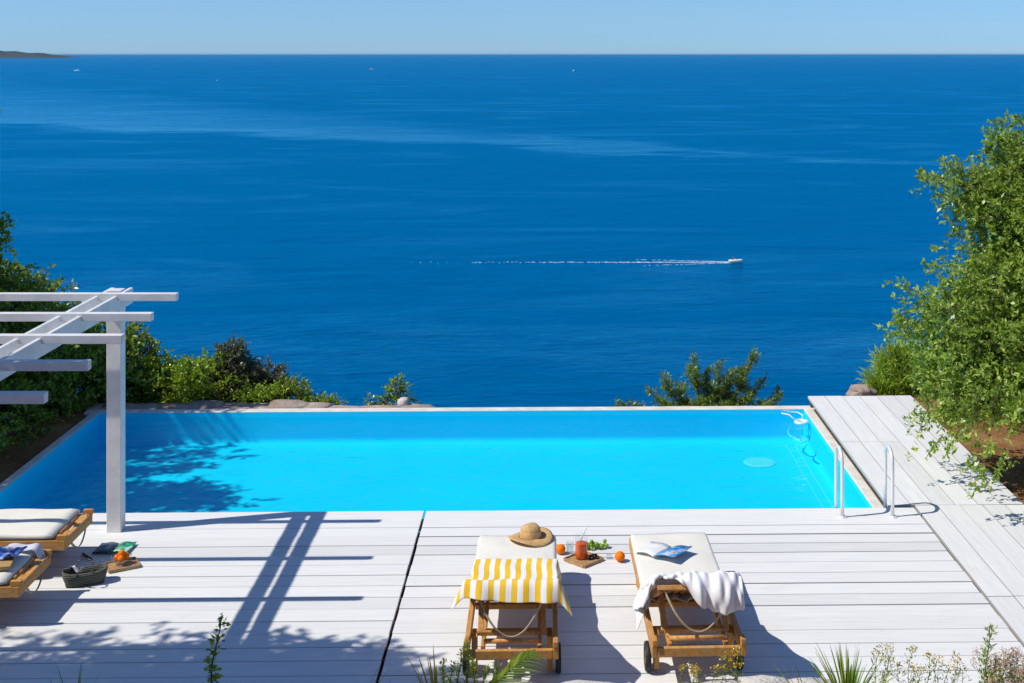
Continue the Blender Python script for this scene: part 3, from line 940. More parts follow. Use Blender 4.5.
for i in range(15):
    P.append([(-.18 + .36 * i / 14, -.11 + .22 * jj / 9, .035 + .035 * math.sin(i * .62 + jj * .3) * math.cos(jj * .5) + .012 * math.sin(i * 1.7 + jj)) for jj in range(10)])
b.grid(P); o = b.build('scarf', M['navy'], None, smooth=True, solid=.02, subsurf=1); o.location = (-4.50, 10.64, .41); o.rotation_euler[2] = R(-6)
tag(o, 'blue patterned scarf bundled behind the tan book', 'scarf')
b = MB()
P = []
for i in range(13):
    P.append([(-.16 + .32 * i / 12, -.05 + .10 * jj / 5, .018 + .010 * math.sin(i * .8) + .010 * math.cos(jj * .9 + i * .3) - (.05 * max(0, i - 10))) for jj in range(6)])
b.grid(P); o = b.build('folded_cloth', M['lavender'], None, smooth=True, solid=.012, subsurf=1); o.location = (-4.38, 10.83, .40); o.rotation_euler[2] = R(-4)
tag(o, 'folded lavender cloth on the far edge of the left lounger cushion', 'cloth')
# apple-green pear at the very edge
b = MB(); b.lathe([(.001, .06), (.012, .058), (.018, .04), (.032, .015), (.034, -.005), (.022, -.028), (.001, -.032)], 16)
o = b.build('pear', M['grape'], None, smooth=True); o.location = (-4.52, 10.30, .43)
tag(o, 'green pear on the cushion at the left edge of the photo', 'pear')

# ------------------------------------------------------------------ vegetation
def leaf_cloud(rng, org, dirs, n_per, twig_len, ll, lw, droop=.15, spread=1.0):
    """leaves along short twigs; returns verts, quads"""
    T = len(org); N = T * n_per
    o = np.repeat(org, n_per, 0); d = np.repeat(dirs, n_per, 0)
    t = rng.random(N)
    tl = np.repeat(twig_len * (0.6 + .8 * rng.random(T)), n_per)
    bend = np.zeros((N, 3)); bend[:, 2] = -droop * t * t * tl
    p = o + d * (t * tl)[:, None] + bend + rng.normal(0, .012 * spread, (N, 3))
    rv = rng.normal(0, 1, (N, 3)); rv /= np.linalg.norm(rv, axis=1, keepdims=True)
    a = d * .55 + rv * .85 * spread; a[:, 2] += .12
    a /= np.linalg.norm(a, axis=1, keepdims=True)
    rv2 = rng.normal(0, 1, (N, 3)); rv2[:, 2] += 1.0
    side = np.cross(a, rv2); side /= (np.linalg.norm(side, axis=1, keepdims=True) + 1e-9)
    up = np.cross(side, a)
    L = ll * (.6 + .7 * rng.random(N))[:, None]; W = lw * (.6 + .7 * rng.random(N))[:, None]
    v = np.empty((N, 4, 3))
    v[:, 0] = p
    v[:, 1] = p + a * L * .5 + side * W * .5 + up * W * .12
    v[:, 2] = p + a * L - up * L * .08
    v[:, 3] = p + a * L * .5 - side * W * .5 + up * W * .12
    return v.reshape(-1, 3), np.arange(N * 4).reshape(-1, 4)

def crown_twigs(rng, clumps, total):
    ws = np.array([c[3] * c[4] + c[4] * c[5] + c[3] * c[5] for c in clumps]); ws = ws / ws.sum()
    O, Dd = [], []
    for c, w in zip(clumps, ws):
        n = max(5, int(total * w))
        d = rng.normal(0, 1, (n, 3)); d /= np.linalg.norm(d, axis=1, keepdims=True)
        ph = rng.random(9) * 6.28
        lump = 1 + .22 * np.sin(d[:, 0] * 4 + ph[0]) * np.cos(d[:, 1] * 4 + ph[1]) + .18 * np.sin(d[:, 2] * 6 + ph[2] + d[:, 0] * 3) + .09 * np.sin(d[:, 1] * 9 + ph[3] + d[:, 2] * 7)
        r_ = (.50 + .50 * rng.random(n) ** .55) * lump
        far = rng.random(n) < .10
        r_ = np.where(far, r_ * 1.17, r_)
        O.append(np.array(c[:3]) + d * r_[:, None] * np.array(c[3:6]))
        q = d * .75 + rng.normal(0, .45, (n, 3)); q[:, 2] += .3
        q /= np.linalg.norm(q, axis=1, keepdims=True)
        Dd.append(q)
    return np.concatenate(O), np.concatenate(Dd)

def tree(name, label, cat, base, clumps, mat, twigs, n_per=12, ll=.07, lw=.032, twig=.22, trunk_r=.09, seed=1, group=None, extra=None, limbs_vis=5):
    """clumps in world space: (x, y, z, rx, ry, rz)"""
    rng = np.random.default_rng(seed); q = random.Random(seed)
    root = thing(name, label, cat, base, 0, group)
    B = Vector(base)
    O, Dd = crown_twigs(rng, clumps, twigs)
    if extra is not None:
        eo, ed = extra
        O = np.concatenate([O, np.array(eo)]); Dd = np.concatenate([Dd, np.array(ed)])
    v, f = leaf_cloud(rng, O - np.array(base), Dd, n_per, twig, ll, lw)
    np_mesh('crown', v, f, mat, root)
    tb = MB()
    cen = Vector(np.mean([c[:3] for c in clumps], 0)) - B
    fork = Vector((cen.x * .35, cen.y * .35, max(.15, cen.z * .5)))
    tb.tube([(0, 0, -.25), (fork.x * .3 + .03, fork.y * .3, fork.z * .4), tuple(fork)], [trunk_r * 1.25, trunk_r, trunk_r * .8], 9)
    for c in clumps:
        cc = Vector(c[:3]) - B
        mid = fork.lerp(cc, .5) + Vector((q.uniform(-.1, .1), q.uniform(-.1, .1), q.uniform(0, .12)))
        tb.tube([fork, mid, cc], [trunk_r * .65, trunk_r * .42, trunk_r * .22], 7)
        for k in range(limbs_vis):
            d = Vector((q.gauss(0, 1), q.gauss(0, 1), q.gauss(.2, .8))).normalized()
            e = cc + Vector((d.x * c[3], d.y * c[4], d.z * c[5])) * q.uniform(.7, .98)
            m2 = cc.lerp(e, .5) + Vector((q.uniform(-.08, .08), q.uniform(-.08, .08), q.uniform(-.05, .1)))
            tb.tube([cc, m2, e], [trunk_r * .2, trunk_r * .13, trunk_r * .05], 5, False)
    # fine twigs that the leaves sit on
    idx = rng.choice(len(O), min(len(O), 900), replace=False)
    for i in idx:
        a = Vector(O[i]) - B; d = Vector(Dd[i])
        tb.tube([a - d * twig * .5, a + d * twig * .5, a + d * twig * 1.0 + Vector((0, 0, -.1 * twig))], [.007, .005, .003], 4, False)
    tb.build('trunk', M['bark'], root, smooth=True)
    return root

# big evergreen at the right
hang_o, hang_d = [], []
rq = np.random.default_rng(77)
def hang(px, py, Y, n, sp, d0=(-.5, -.25, -.45)):
    k = (px - 581) / 1300; a = R(1.15); d = Y / (math.cos(a) - k * math.sin(a))
    for _ in range(n):
        hang_o.append((d * (k * math.cos(a) + math.sin(a)) + rq.normal(0, sp), Y + rq.normal(0, sp), 4.5 - (py - 53) / 1300 * d + rq.normal(0, sp * .8)))
        dd = np.array(d0) + rq.normal(0, .35, 3); hang_d.append(dd / np.linalg.norm(dd))
for h_ in ((988, 462, 12.4, 9, .07), (976, 440, 12.9, 6, .10), (940, 428, 13.6, 7, .12), (925, 412, 14.0, 6, .10), (1003, 455, 12.5, 8, .10), (955, 438, 13.2, 5, .10)): hang(*h_)
for h_ in ((912, 322, 14, 12, .10), (905, 335, 14, 8, .06), (940, 185, 14.2, 12, .09), (955, 172, 14.2, 10, .1), (1006, 140, 14.3, 14, .09), (1016, 132, 14.3, 10, .08), (990, 158, 14.3, 10, .1), (925, 300, 14, 10, .1), (940, 268, 14, 8, .08)): hang(*h_, d0=(-.6, 0, .4))
def pz(px, py, Y, rpx, ry=None, sx=1.0, sz=1.0):   # a crown clump given where it stands in the view at depth Y
    k = (px - 581) / 1300; a = R(1.15)
    d = Y / (math.cos(a) - k * math.sin(a))
    r_ = rpx * .86 * d / 1300
    return (d * (k * math.cos(a) + math.sin(a)), Y, 4.5 - (py - 53) / 1300 * d, r_ * sx, ry or r_ * 1.1, r_ * sz)
tree('evergreen_tree', 'large bright green broadleaf tree leaning over the right deck edge', 'tree', (6.6, 14.4, -.1),
     [pz(1085, 300, 14.6, 110), pz(1032, 190, 14.4, 52), pz(1000, 218, 14.2, 46, .5), pz(1090, 195, 14.6, 84), pz(958, 320, 14.0, 42, .5, 1, .75), pz(1003, 292, 13.9, 46, .6),
      pz(978, 380, 13.7, 44, .6, 1, .8), pz(1010, 390, 13.4, 40, .5, 1, .8), pz(1032, 350, 13.5, 60, .6), pz(1085, 365, 13.3, 74, .8), pz(952, 366, 14.1, 34, .4), pz(1042, 255, 13.8, 42, .5), pz(1120, 250, 14, 110), pz(1050, 310, 14.3, 90), pz(968, 190, 14.2, 24, .3), pz(1020, 166, 14.3, 22, .3), pz(945, 402, 13.8, 22, .3, 1, .7)],
     M['leaf_oak'], 10500, 14, .064, .031, .18, .15, 11, extra=(hang_o, hang_d), limbs_vis=4)

# left side
tree('evergreen_tree', 'dense dark green tree beyond the pergola at the left of the pool', 'tree', (-8.2, 17.4, -.6),
     [(-8.3, 17.2, 1.0, 1.5, 1.2, 1.15), (-7.35, 17.3, .55, 1.25, 1.0, .95), (-6.75, 17.6, -.15, 1.0, .8, .85), (-8.6, 16.6, .2, 1.3, 1.1, 1.1), (-7.4, 16.6, .1, .9, .7, .7), (-6.6, 18.2, .35, .7, .6, .45), (-7.6, 17.6, -.5, 1.6, .8, .9), (-8.3, 15.6, .1, 1.2, .9, .9), (-7.2, 17.0, .95, .7, .6, .5)],
     M['leaf_dark'], 8500, 13, .075, .036, .2, .12, 23, extra=([(-7.25 + rq.normal(0, .12), 17 + rq.normal(0, .12), 1.75 + .5 * rq.random()) for _ in range(40)], [(.1, 0, .99)] * 40))
tree('evergreen_tree', 'tall dark evergreen beyond the left frame edge shading the pool', 'tree', (-9.6, 14.0, .3),
     [(-8.75, 13.8, 4.0, 1.25, .55, .7), (-10.2, 15.1, 4.0, 1.6, 1.0, 1.0), (-8.6, 16.4, 4.0, 1.15, .30, .5), (-9.6, 13.9, 2.6, 1.6, 1.3, 1.2), (-10.0, 16.4, 2.8, 1.6, .9, 1.1), (-9.2, 15.0, 2.0, 1.6, 1.2, 1.0)],
     M['leaf_dark'], 7500, 12, .10, .055, .24, .16, 31)
tree('evergreen_tree', 'spreading tree left of the camera dappling the near deck with shade', 'tree', (-8.2, 7.0, .7),
     [(-6.3, 8.45, 4.0, 1.6, .62, .55), (-6.2, 8.0, 4.7, 1.9, .7, .5), (-7.6, 7.9, 4.3, 1.6, 1.0, 1.0), (-5.6, 7.5, 5.0, 1.3, .8, .5), (-7.0, 6.8, 5.2, 1.7, 1.1, .9), (-4.95, 8.6, 4.2, .62, .34, .32), (-5.5, 8.85, 4.1, .7, .36, .35)],
     M['leaf_oak'], 5600, 12, .085, .050, .24, .14, 41)
# shrubs beyond the far edge
SH = 'shrubs beyond the far pool edge'
tree('shrub', 'yellow green round shrub beyond the far left pool corner', 'shrub', (-5.15, 18.2, -.9),
     [(-5.25, 18.2, -.16, .48, .4, .40), (-4.80, 18.1, -.10, .44, .4, .38), (-5.55, 18.5, -.35, .4, .4, .40), (-5.05, 18.0, -.40, .4, .3, .3)], M['leaf_lime'], 1900, 12, .052, .026, .12, .03, 51, SH, limbs_vis=3)
tree('shrub', 'dusky purple tipped upright shrub between green shrubs behind the pool', 'shrub', (-4.45, 18.2, -1.0),
     [(-4.50, 18.2, .12, .20, .2, .34), (-4.36, 18.2, -.15, .24, .24, .28), (-4.05, 18.3, -.16, .24, .24, .22)], M['leaf_dusk'], 900, 12, .05, .024, .13, .03, 52, SH, limbs_vis=3)
tree('shrub', 'low yellow green shrub at the right end of the row behind the pool', 'shrub', (-3.4, 18.0, -.9),
     [(-3.75, 18.0, -.28, .36, .3, .22), (-3.25, 17.9, -.38, .30, .2, .14), (-4.1, 17.9, -.34, .32, .25, .24)], M['leaf_lime'], 900, 11, .045, .022, .12, .025, 53, SH, limbs_vis=3)
tree('shrub', 'dark green shrub under the pergola rafters behind the pool corner', 'shrub', (-6.0, 18.4, -.9),
     [(-6.0, 18.4, .12, .42, .4, .42), (-6.15, 18.2, -.35, .45, .35, .4)], M['leaf_dark'], 1100, 12, .055, .026, .14, .03, 54, SH, limbs_vis=3)
tree('shrub', 'lone small sapling with sparse leaves beside a white stone behind the pool', 'shrub', (-2.16, 17.65, -.6),
     [(-2.13, 17.6, -.06, .10, .1, .20), (-2.28, 17.6, -.22, .14, .1, .10), (-2.05, 17.6, -.22, .10, .1, .1), (-2.50, 17.6, -.24, .07, .07, .08)], M['leaf_lime'], 90, 10, .05, .024, .09, .02, 55, SH, limbs_vis=2)

tree('shrub', 'dark low shrub filling the shaded bank along the left pool edge', 'shrub', (-6.95, 14.9, -.1),
     [(-6.75, 15.9, .02, .50, .6, .40), (-6.85, 14.9, .0, .55, .6, .42), (-7.0, 13.9, .0, .60, .6, .42), (-7.5, 14.6, .35, .7, 1.0, .5), (-6.6, 16.7, -.05, .45, .4, .38)], M['leaf_dark'], 2600, 12, .06, .03, .15, .03, 57, limbs_vis=3)

# juniper-like shrub: ascending limbs covered in short needles
def conifer(name, label, base, limbs, mat, nlen, nwid, dens, seed, rad=.05, group=None, sub=True):
    rng = np.random.default_rng(seed); q = random.Random(seed)
    root = thing(name, label, 'shrub', base, 0, group)
    tb = MB(); O, Dd = [], []
    def limb(a, e, r0, depth):
        a, e = Vector(a), Vector(e)
        m_ = a.lerp(e, .5) + Vector((q.uniform(-.05, .05), q.uniform(-.05, .05), -.06 * (e - a).length))
        pts = []
        for k in range(9):
            t = k / 8
            pts.append((1 - t) ** 2 * a + 2 * t * (1 - t) * m_ + t * t * e)
        tb.tube(pts, [r0 * (1 - .85 * k / 8) for k in range(9)], 6, False)
        L = (e - a).length
        n = int(L * dens)
        for k in range(n):
            t = .18 + .82 * (k + q.random()) / n
            i = min(7, int(t * 8)); p = pts[i].lerp(pts[i + 1], t * 8 - i)
            w = rad * (1.15 - .75 * t) if depth else rad * (1.0 - .5 * t)
            O.append(tuple(p + Vector((q.gauss(0, w), q.gauss(0, w), q.gauss(0, w)))))
            d = (pts[i + 1] - pts[i]).normalized() * .7 + Vector((q.gauss(0, .6), q.gauss(0, .6), q.gauss(.2, .5)))
            Dd.append(tuple(d.normalized()))
        if sub and depth == 0:
            for k in range(int(4 + L * 6)):
                t = q.uniform(.25, .92); i = min(7, int(t * 8)); p = pts[i]
                d = (e - a).normalized() * .6 + Vector((q.gauss(0, .6), q.gauss(0, .5), q.gauss(.25, .35)))
                limb(p, p + d.normalized() * q.uniform(.10, .24) * min(1, L), r0 * .4, 1)
    for a, e in limbs: limb(a, e, .022, 0)
    O = np.array(O); Dd = np.array(Dd)
    v, f = leaf_cloud(rng, O, Dd, 9, nlen * 1.1, nlen, nwid, .05, .55)
    np_mesh('foliage', v, f, mat, root)
    tb.build('stem', M['bark'], root, smooth=True)
    return root
jb = (2.15, 18.0, -.95)
tips = [(-.80, .05, .80), (-.62, -.1, 1.02), (-.42, .1, .86), (-.22, 0, 1.30), (-.05, .1, 1.0), (.12, -.05, 1.22), (.30, .1, 1.05), (.58, 0, 1.36), (.72, .05, .95), (.90, 0, .72), (.45, -.1, .75), (-.55, -.15, .62), (0, -.2, .72), (.2, -.2, .66), (-.25, -.2, .7), (.70, -.15, .60)]
conifer('juniper_shrub', 'spreading juniper shrub with upright sprigs behind the far pool edge', jb,
        [((.0, 0, 0), (t_[0] * 1.06, t_[1], t_[2] * .95)) for t_ in tips], M['needle'], .050, .009, 150, 61, .038)
tips = [(-.35, 0, .55), (-.22, .05, .80), (-.08, -.05, .92), (.05, .05, .85), (.18, 0, .95), (.32, 0, .82), (.46, .05, .75), (-.28, -.1, .45), (.0, -.15, .6), (.25, -.15, .62), (.55, 0, .6)]
conifer('pine_shrub', 'young spiky pine shrub beyond the end of the side deck', (4.75, 17.9, -.55),
        [((.25 * t_[0], 0, 0), t_) for t_ in tips], M['spike'], .15, .015, 120, 62, .03, sub=False)
tree('shrub', 'sprig tips of a low shrub peeping over the far pool edge', 'shrub', (1.0, 17.7, -.65), [(1.0, 17.6, -.32, .16, .08, .07), (.82, 17.6, -.32, .06, .06, .07)], M['needle'], 36, 9, .05, .014, .08, .015, 63, limbs_vis=2)

# near bed plants
def stems_plant(name, label, base, stems, leaf, leafm, n_per, ll, lw, twig, dens, seed, cat='plant', head=None, headm=None, hr=.03, hn=20, stemr=.006, spread=1.0):
    rng = np.random.default_rng(seed); q = random.Random(seed)
    root = thing(name, label, cat, base)
    tb = MB(); O, Dd, HO = [], [], []
    for (dx, dy, h, lean) in stems:
        pts = []
        for k in range(9):
            t = k / 8
            pts.append(Vector((dx + lean * t * t * h + .01 * math.sin(t * 9 + dx * 30), dy, h * t)))
        tb.tube(pts, [stemr * (1 - .6 * k / 8) for k in range(9)], 6)
        n = int(h * dens)
        for k in range(n):
            t = .12 + .86 * k / max(1, n); i = min(7, int(t * 8))
            p = pts[i].lerp(pts[i + 1], t * 8 - i)
            a = q.uniform(0, 6.28)
            O.append(tuple(p)); Dd.append((math.cos(a) * .75, math.sin(a) * .75, .65))
        if head: HO.append(pts[-1])
    if O:
        v, f = leaf_cloud(rng, np.array(O), np.array(Dd), n_per, twig, ll, lw, .1, spread)
        np_mesh('leaves', v, f, leafm, root)
    if HO:
        for p in HO:
            O2, D2 = [], []
            for k in range(hn):
                a = q.uniform(0, 6.28); r_ = hr * math.sqrt(q.random())
                O2.append((p.x + r_ * math.cos(a), p.y + r_ * math.sin(a), p.z + q.uniform(-.012, .014))); D2.append((math.cos(a) * .5, math.sin(a) * .5, .7))
            v, f = leaf_cloud(rng, np.array(O2), np.array(D2), 4, .010, .014, .010, 0, 1)
            np_mesh('flower_head', v, f, headm, root)
    tb.build('stems', M['twig'], root, smooth=True)
    return root
def blades(name, label, base, spec, mat, seed, cat='plant', w=.016):
    q = random.Random(seed)
    root = thing(name, label, cat, base)
    mb = MB()
    for (az, L, tilt) in spec:
        d = Vector((math.cos(az), math.sin(az), 0)); s = Vector((-d.y, d.x, 0))
        P = []
        for k in range(9):
            t = k / 8
            p = d * (L * math.sin(tilt) * t + .25 * L * t * t * math.sin(tilt)) + Vector((0, 0, L * math.cos(tilt) * t - .22 * L * t ** 3 * math.sin(tilt)))
            ww = w * (1 - t) ** .6 * (.6 + .4 * min(1, t * 5)) + .0008
            P.append([p - s * ww * .5 + Vector((0, 0, .003)), p, p + s * ww * .5 + Vector((0, 0, .003))])
        mb.grid(P)
    mb.build('blades', mat, root, recalc=False)
    return root
def pt(px, Y):                                   # bed position under the picture column px at depth Y
    r = (px - 581) / 1300; a = R(1.15)
    d = Y / (math.cos(a) - r * math.sin(a))
    return d * (r * math.cos(a) + math.sin(a))
BY = 8.30
stems_plant('climber_stem', 'tall leafy green shoot rising alone before the shaded deck', (pt(210, BY), BY, .22), [(0, 0, .72, .10), (.02, .03, .42, -.1)], None, M['leaf_lime'], 5, .045, .024, .04, 34, 71, stemr=.008)
q = random.Random(8)
blades('grass_tuft', 'small tuft of thin grass at the bottom left', (pt(74, BY), BY, .22), [(q.uniform(0, 6.28), q.uniform(.30, .42), q.uniform(.1, .75)) for _ in range(16)], M['blade'], 72, w=.012)
blades('palm_shoot', 'short fan of pale green palm blades near the deck joint', (pt(355, BY), BY, .20), [(q.uniform(-1.2, .6), q.uniform(.32, .43), q.uniform(.2, .75)) for _ in range(12)], M['blade'], 73)
blades('yucca', 'yellowing yucca shoot left of the striped towel lounger', (pt(437, BY), BY, .22), [(q.uniform(1.6, 4.2), q.uniform(.36, .52), q.uniform(.05, .35)) for _ in range(9)], M['blade_yellow'], 74, w=.028)
stems_plant('rosemary', 'upright rosemary stems in front of the striped towel lounger', (pt(458, BY), BY, .20),
            [(-.09, 0, .44, 0), (-.05, .04, .40, .04), (0, 0, .50, .03), (.05, .05, .54, .02), (.09, 0, .42, .05), (.16, .02, .38, .05), (.22, .03, .40, .05)], None, M['blade'], 5, .026, .008, .010, 110, 75, spread=.45)
# palm frond
fr = thing('palm_frond', 'green feathery palm frond rising before the striped towel lounger', 'plant', (pt(440, 8.15), 8.15, .22))
mb = MB(); rach = []
for k in range(25):
    t = k / 24
    rach.append(Vector((.10 + .48 * t, .05 * t, .10 + .46 * t - .06 * t ** 3)))
for k in range(3, 25):
    p = rach[k]; t = k / 24
    for sg in (-1, 1):
        L = .20 * math.sin(math.pi * (.12 + .80 * t)) + .05
        d = Vector((.62, sg * .62, .12 + .30 * (sg > 0)))
        if sg < 0: d = Vector((.25, -.45, .75))
        else: d = Vector((.85, .45, -.10))
        d = (d + Vector((rnd.uniform(-.08, .08), rnd.uniform(-.08, .08), rnd.uniform(-.08, .08)))).normalized()
        n_ = d.cross(Vector((.5, 0, .6))).normalized()
        P = []
        for j in range(6):
            u = j / 5
            c = p + d * L * u + Vector((0, 0, -.04 * u * u)); w = .017 * (1 - u) ** .5 + .001
            P.append([c - n_ * w * .5, c + n_ * w * .5])
        mb.grid(P)
mb.build('leaflets', M['blade'], fr, recalc=False)
mb = MB(); mb.tube(rach, [.009 * (1 - .8 * k / 24) + .001 for k in range(25)], 6); mb.build('rachis', M['twig'], fr, smooth=True)
fr2 = fr.copy(); col.objects.link(fr2)
for ch in list(fr.children):
    c2 = ch.copy(); col.objects.link(c2); c2.parent = fr2
fr2.location = (pt(492, 8.0), 8.0, .16); fr2.rotation_euler = (0, 0, R(165)); fr2.scale = (.62, .62, .78)
fr2['label'] = 'smaller palm frond pointing left at the bottom edge beside the larger frond'
# yellow umbels
stems_plant('fennel', 'yellow flowering stems in front of the white towel lounger', (pt(720, BY), BY, .22),
            [(-.16, 0, .34, 0), (-.12, .03, .31, -.1), (-.06, 0, .33, .1), (0, 0, .40, .1), (.03, .02, .33, 0), (.08, 0, .36, .1), (.10, .03, .44, .06), (-.24, .05, .31, 0), (-.20, .0, .30, .1)], None, M['leaf_lime'], 4, .03, .007, .025, 40, 76, head=True, headm=M['fennel'], hr=.022, hn=12, stemr=.003)
blades('dwarf_palm', 'spiky dwarf palm tuft at the bottom right of the deck', (pt(848, BY), BY, .20), [(q.uniform(0, 6.28), q.uniform(.34, .53), abs(q.gauss(.0, .62))) for _ in range(120)], M['blade'], 77, w=.019)
blades('dwarf_palm', 'thin splayed palm blades left of the spiky tuft', (pt(812, BY), BY, .20), [(q.uniform(2.2, 4.0), q.uniform(.34, .46), q.uniform(.2, .8)) for _ in range(14)], M['blade'], 78, w=.014)
stems_plant('fennel', 'tall loose yellow fennel flowers at the bottom right', (pt(918, BY), BY, .20),
            [(-.28, 0, .46, .05), (-.20, .0, .48, .0), (-.22, .0, .40, .0), (-.08, 0, .47, .1), (-.12, .02, .36, 0), (0, 0, .34, 0), (.04, 0, .42, .1), (.10, .03, .38, .1), (.16, 0, .36, .1), (.22, .02, .40, .1), (-.02, .05, .32, 0), (.26, 0, .34, .1)], None, M['leaf_lime'], 5, .034, .008, .03, 44, 79, head=True, headm=M['fennel'], hr=.030, hn=10, stemr=.003)
stems_plant('rosemary', 'single upright needle stem beside the pink flowers at the right', (pt(986, BY), BY, .20), [(0, 0, .62, .03), (.03, .02, .40, .1)], None, M['leaf_lime'], 5, .04, .008, .02, 90, 80, spread=.6)
stems_plant('pink_heather', 'bushy pale pink flowering plant in the bottom right corner', (pt(1012, BY), BY, .18),
            [(q.uniform(-.16, .22), q.uniform(-.1, .1), q.uniform(.26, .43), q.uniform(-.3, .3)) for _ in range(60)], None, M['leaf_lime'], 4, .03, .010, .03, 30, 81, head=True, headm=M['pink'], hr=.018, hn=11, stemr=.003)
# low whitewashed stone edge of the bed
st = MB(); x = -5.0; i = 0
q = random.Random(33)
while x < 4.8:
    w = q.uniform(.10, .34)
    top = .212 + q.uniform(-.02, .02) + (.022 if -.6 < x < 1.7 else -.05)
    stone(st, (x + w, 8.74 + q.uniform(-.03, .03), top - .14), (w * 1.2, .13, .15), 300 + i, 12, 8); i += 1
    x += w * 1.5
tag(st.build('stone_edging', M['rock_white'], smooth=True), 'low whitewashed stone edging along the front of the deck', 'wall')

# ------------------------------------------------------------------ boats
def hull_mesh(L, B, H, n=14):
    P = []
    for i in range(n + 1):
        t = i / n
        w = B / 2 * (1 - max(0, (t - .45) / .55) ** 2.2) * (.88 + .12 * min(1, t * 4)) + .01
        sh = H * (1 + .35 * t * t)
        x = -L / 2 + L * t
        P.append([(x, -w, sh), (x, -w * .93, sh * .5), (x + .0, -w * .55, -.05 * H), (x, 0, -.2 * H), (x, w * .55, -.05 * H), (x, w * .93, sh * .5), (x, w, sh), (x, w * .8, sh * .94), (x, 0, sh * .94), (x, -w * .8, sh * .94), (x, -w, sh)])
    mb = MB(); mb.grid(P); mb.add(P[0][:10], [tuple(range(10))])
    return mb
def yacht(label, loc, rz, L):
    t = thing('motor_yacht', label, 'boat', loc, rz, 'distant boats on the sea')
    hull_mesh(L, L * .26, L * .11).build('hull', M['hull'], t, smooth=False)
    p = MB(); p.box((-L * .04, 0, L * .155), (L * .48, L * .19, L * .09)); p.build('cabin', M['hull'], t, bevel=L * .012)
    p = MB(); p.box((-L * .035, 0, L * .165), (L * .44, L * .194, L * .035)); p.build('cabin_window', M['darkglass'], t)
    p = MB(); p.box((-L * .10, 0, L * .235), (L * .26, L * .15, L * .06)); p.build('flybridge', M['hull'], t, bevel=L * .01)
    p = MB(); p.tube([(-L * .15, 0, L * .26), (-L * .17, 0, L * .38)], L * .008, 6); p.build('mast', M['hull'], t)
    return t
yacht('white motor yacht far off near the horizon left of the middle', (-693.8, 4947, SEA_Z), R(8), 24)
yacht('tiny white boat near the horizon right of the middle', (68.4, 4658, SEA_Z), R(65), 17)
yacht('white boat on the horizon near the headland at the far left', (-1712, 4694, SEA_Z), R(170), 22)
yacht('small motor boat in open water well left of the middle', (-778, 3011, SEA_Z), R(100), 9)
mbt = thing('motorboat', 'small white motorboat speeding right with a long wake behind it', 'boat', (55.6, 399.2, SEA_Z), R(1))
mbt.scale = (.86, .86, .86)
hull_mesh(5.4, 2.0, .62).build('hull', M['hull'], mbt)
for sy in (-1, 1):
    p = MB(); p.tube([(-2.6, sy * .98, .66), (.6, sy * .98, .72), (1.8, sy * .66, .84), (2.65, 0, .95)], .24, 10); p.build('side_tube', M['tube_grey'], mbt, smooth=True)
p = MB(); p.box((-.2, 0, .95), (.6, .7, .7)); p.build('console', M['hull'], mbt, bevel=.05)
p = MB(); p.box((-2.75, 0, .75), (.35, .4, .75)); p.build('outboard', M['black'], mbt, bevel=.06)
# driver
def skinned_person(loc, label):
    me = bpy.data.meshes.new('person')
    V = [(0, 0, .55), (0, 0, .85), (.02, 0, 1.10), (.02, 0, 1.22), (.05, 0, 1.38),
         (.0, .2, 1.08), (.18, .24, .88), (.36, .16, .90), (.0, -.2, 1.08), (.18, -.24, .88), (.36, -.16, .90),
         (.02, .11, .5), (.05, .12, .25), (0, .12, .0), (.02, -.11, .5), (.05, -.12, .25), (0, -.12, .0)]
    E = [(0, 1), (1, 2), (2, 3), (3, 4), (2, 5), (5, 6), (6, 7), (2, 8), (8, 9), (9, 10), (0, 11), (11, 12), (12, 13), (0, 14), (14, 15), (15, 16)]
    rr = [.14, .15, .15, .06, .11, .065, .05, .04, .065, .05, .04, .09, .065, .05, .09, .065, .05]
    me.from_pydata([(x, y, z + .1) for x, y, z in V], E, [])
    o = bpy.data.objects.new('person', me); col.objects.link(o)
    m = o.modifiers.new('skin', 'SKIN')
    for k, v in enumerate(me.skin_vertices[0].data): v.radius = (rr[k], rr[k]); v.use_root = (k == 0)
    o.modifiers.new('sub', 'SUBSURF').render_levels = 1
    me.materials.append(M['cloth_red'])
    o.location = loc
    tag(o, label, 'person')
skinned_person((54.75, 399.2, SEA_Z + .45), 'person in a dark red top standing at the wheel of the speeding motorboat')
wk = MB(); q = random.Random(99)
def wake_patch(x, y, lx, ly):
    n = 9; ph = q.uniform(0, 6)
    vs = [(x, y, SEA_Z + .12)]
    for k in range(n):
        t = 2 * math.pi * k / n; rr = 1 + .3 * math.sin(2 * t + ph) + .2 * math.sin(3 * t + ph * 2)
        vs.append((x + lx * math.cos(t) * rr, y + ly * math.sin(t) * rr, SEA_Z + .06))
    wk.add(vs, [(0, k + 1, (k + 1) % n + 1) for k in range(n)])
for k in range(900):
    t = (k / 900) ** 1.5
    x = 53.8 - 105 * t; y = 399.3 + 2.2 * t
    sp = .22 + 1.5 * t
    if q.random() < .95 * (1 - t) ** 1.3 + .02:
        sc = .95 - .6 * t
        wake_patch(x + q.uniform(-.5, .5), y + q.gauss(0, sp * .5), q.uniform(.25, .8) * sc, q.uniform(.06, .20) * sc)
for sg in (-1, 1):
    for k in range(150):
        t = k / 150
        if q.random() < .75 * (1 - t) ** 1.2: wake_patch(54.6 - 34 * t, 399.2 + sg * (.8 + 6.0 * t) + q.gauss(0, .15), q.uniform(.2, .6), q.uniform(.05, .16))
tag(wk.build('boat_wake', M['foam'], recalc=False), 'long white foam wake trailing behind the speeding motorboat', 'wake', kind='stuff')

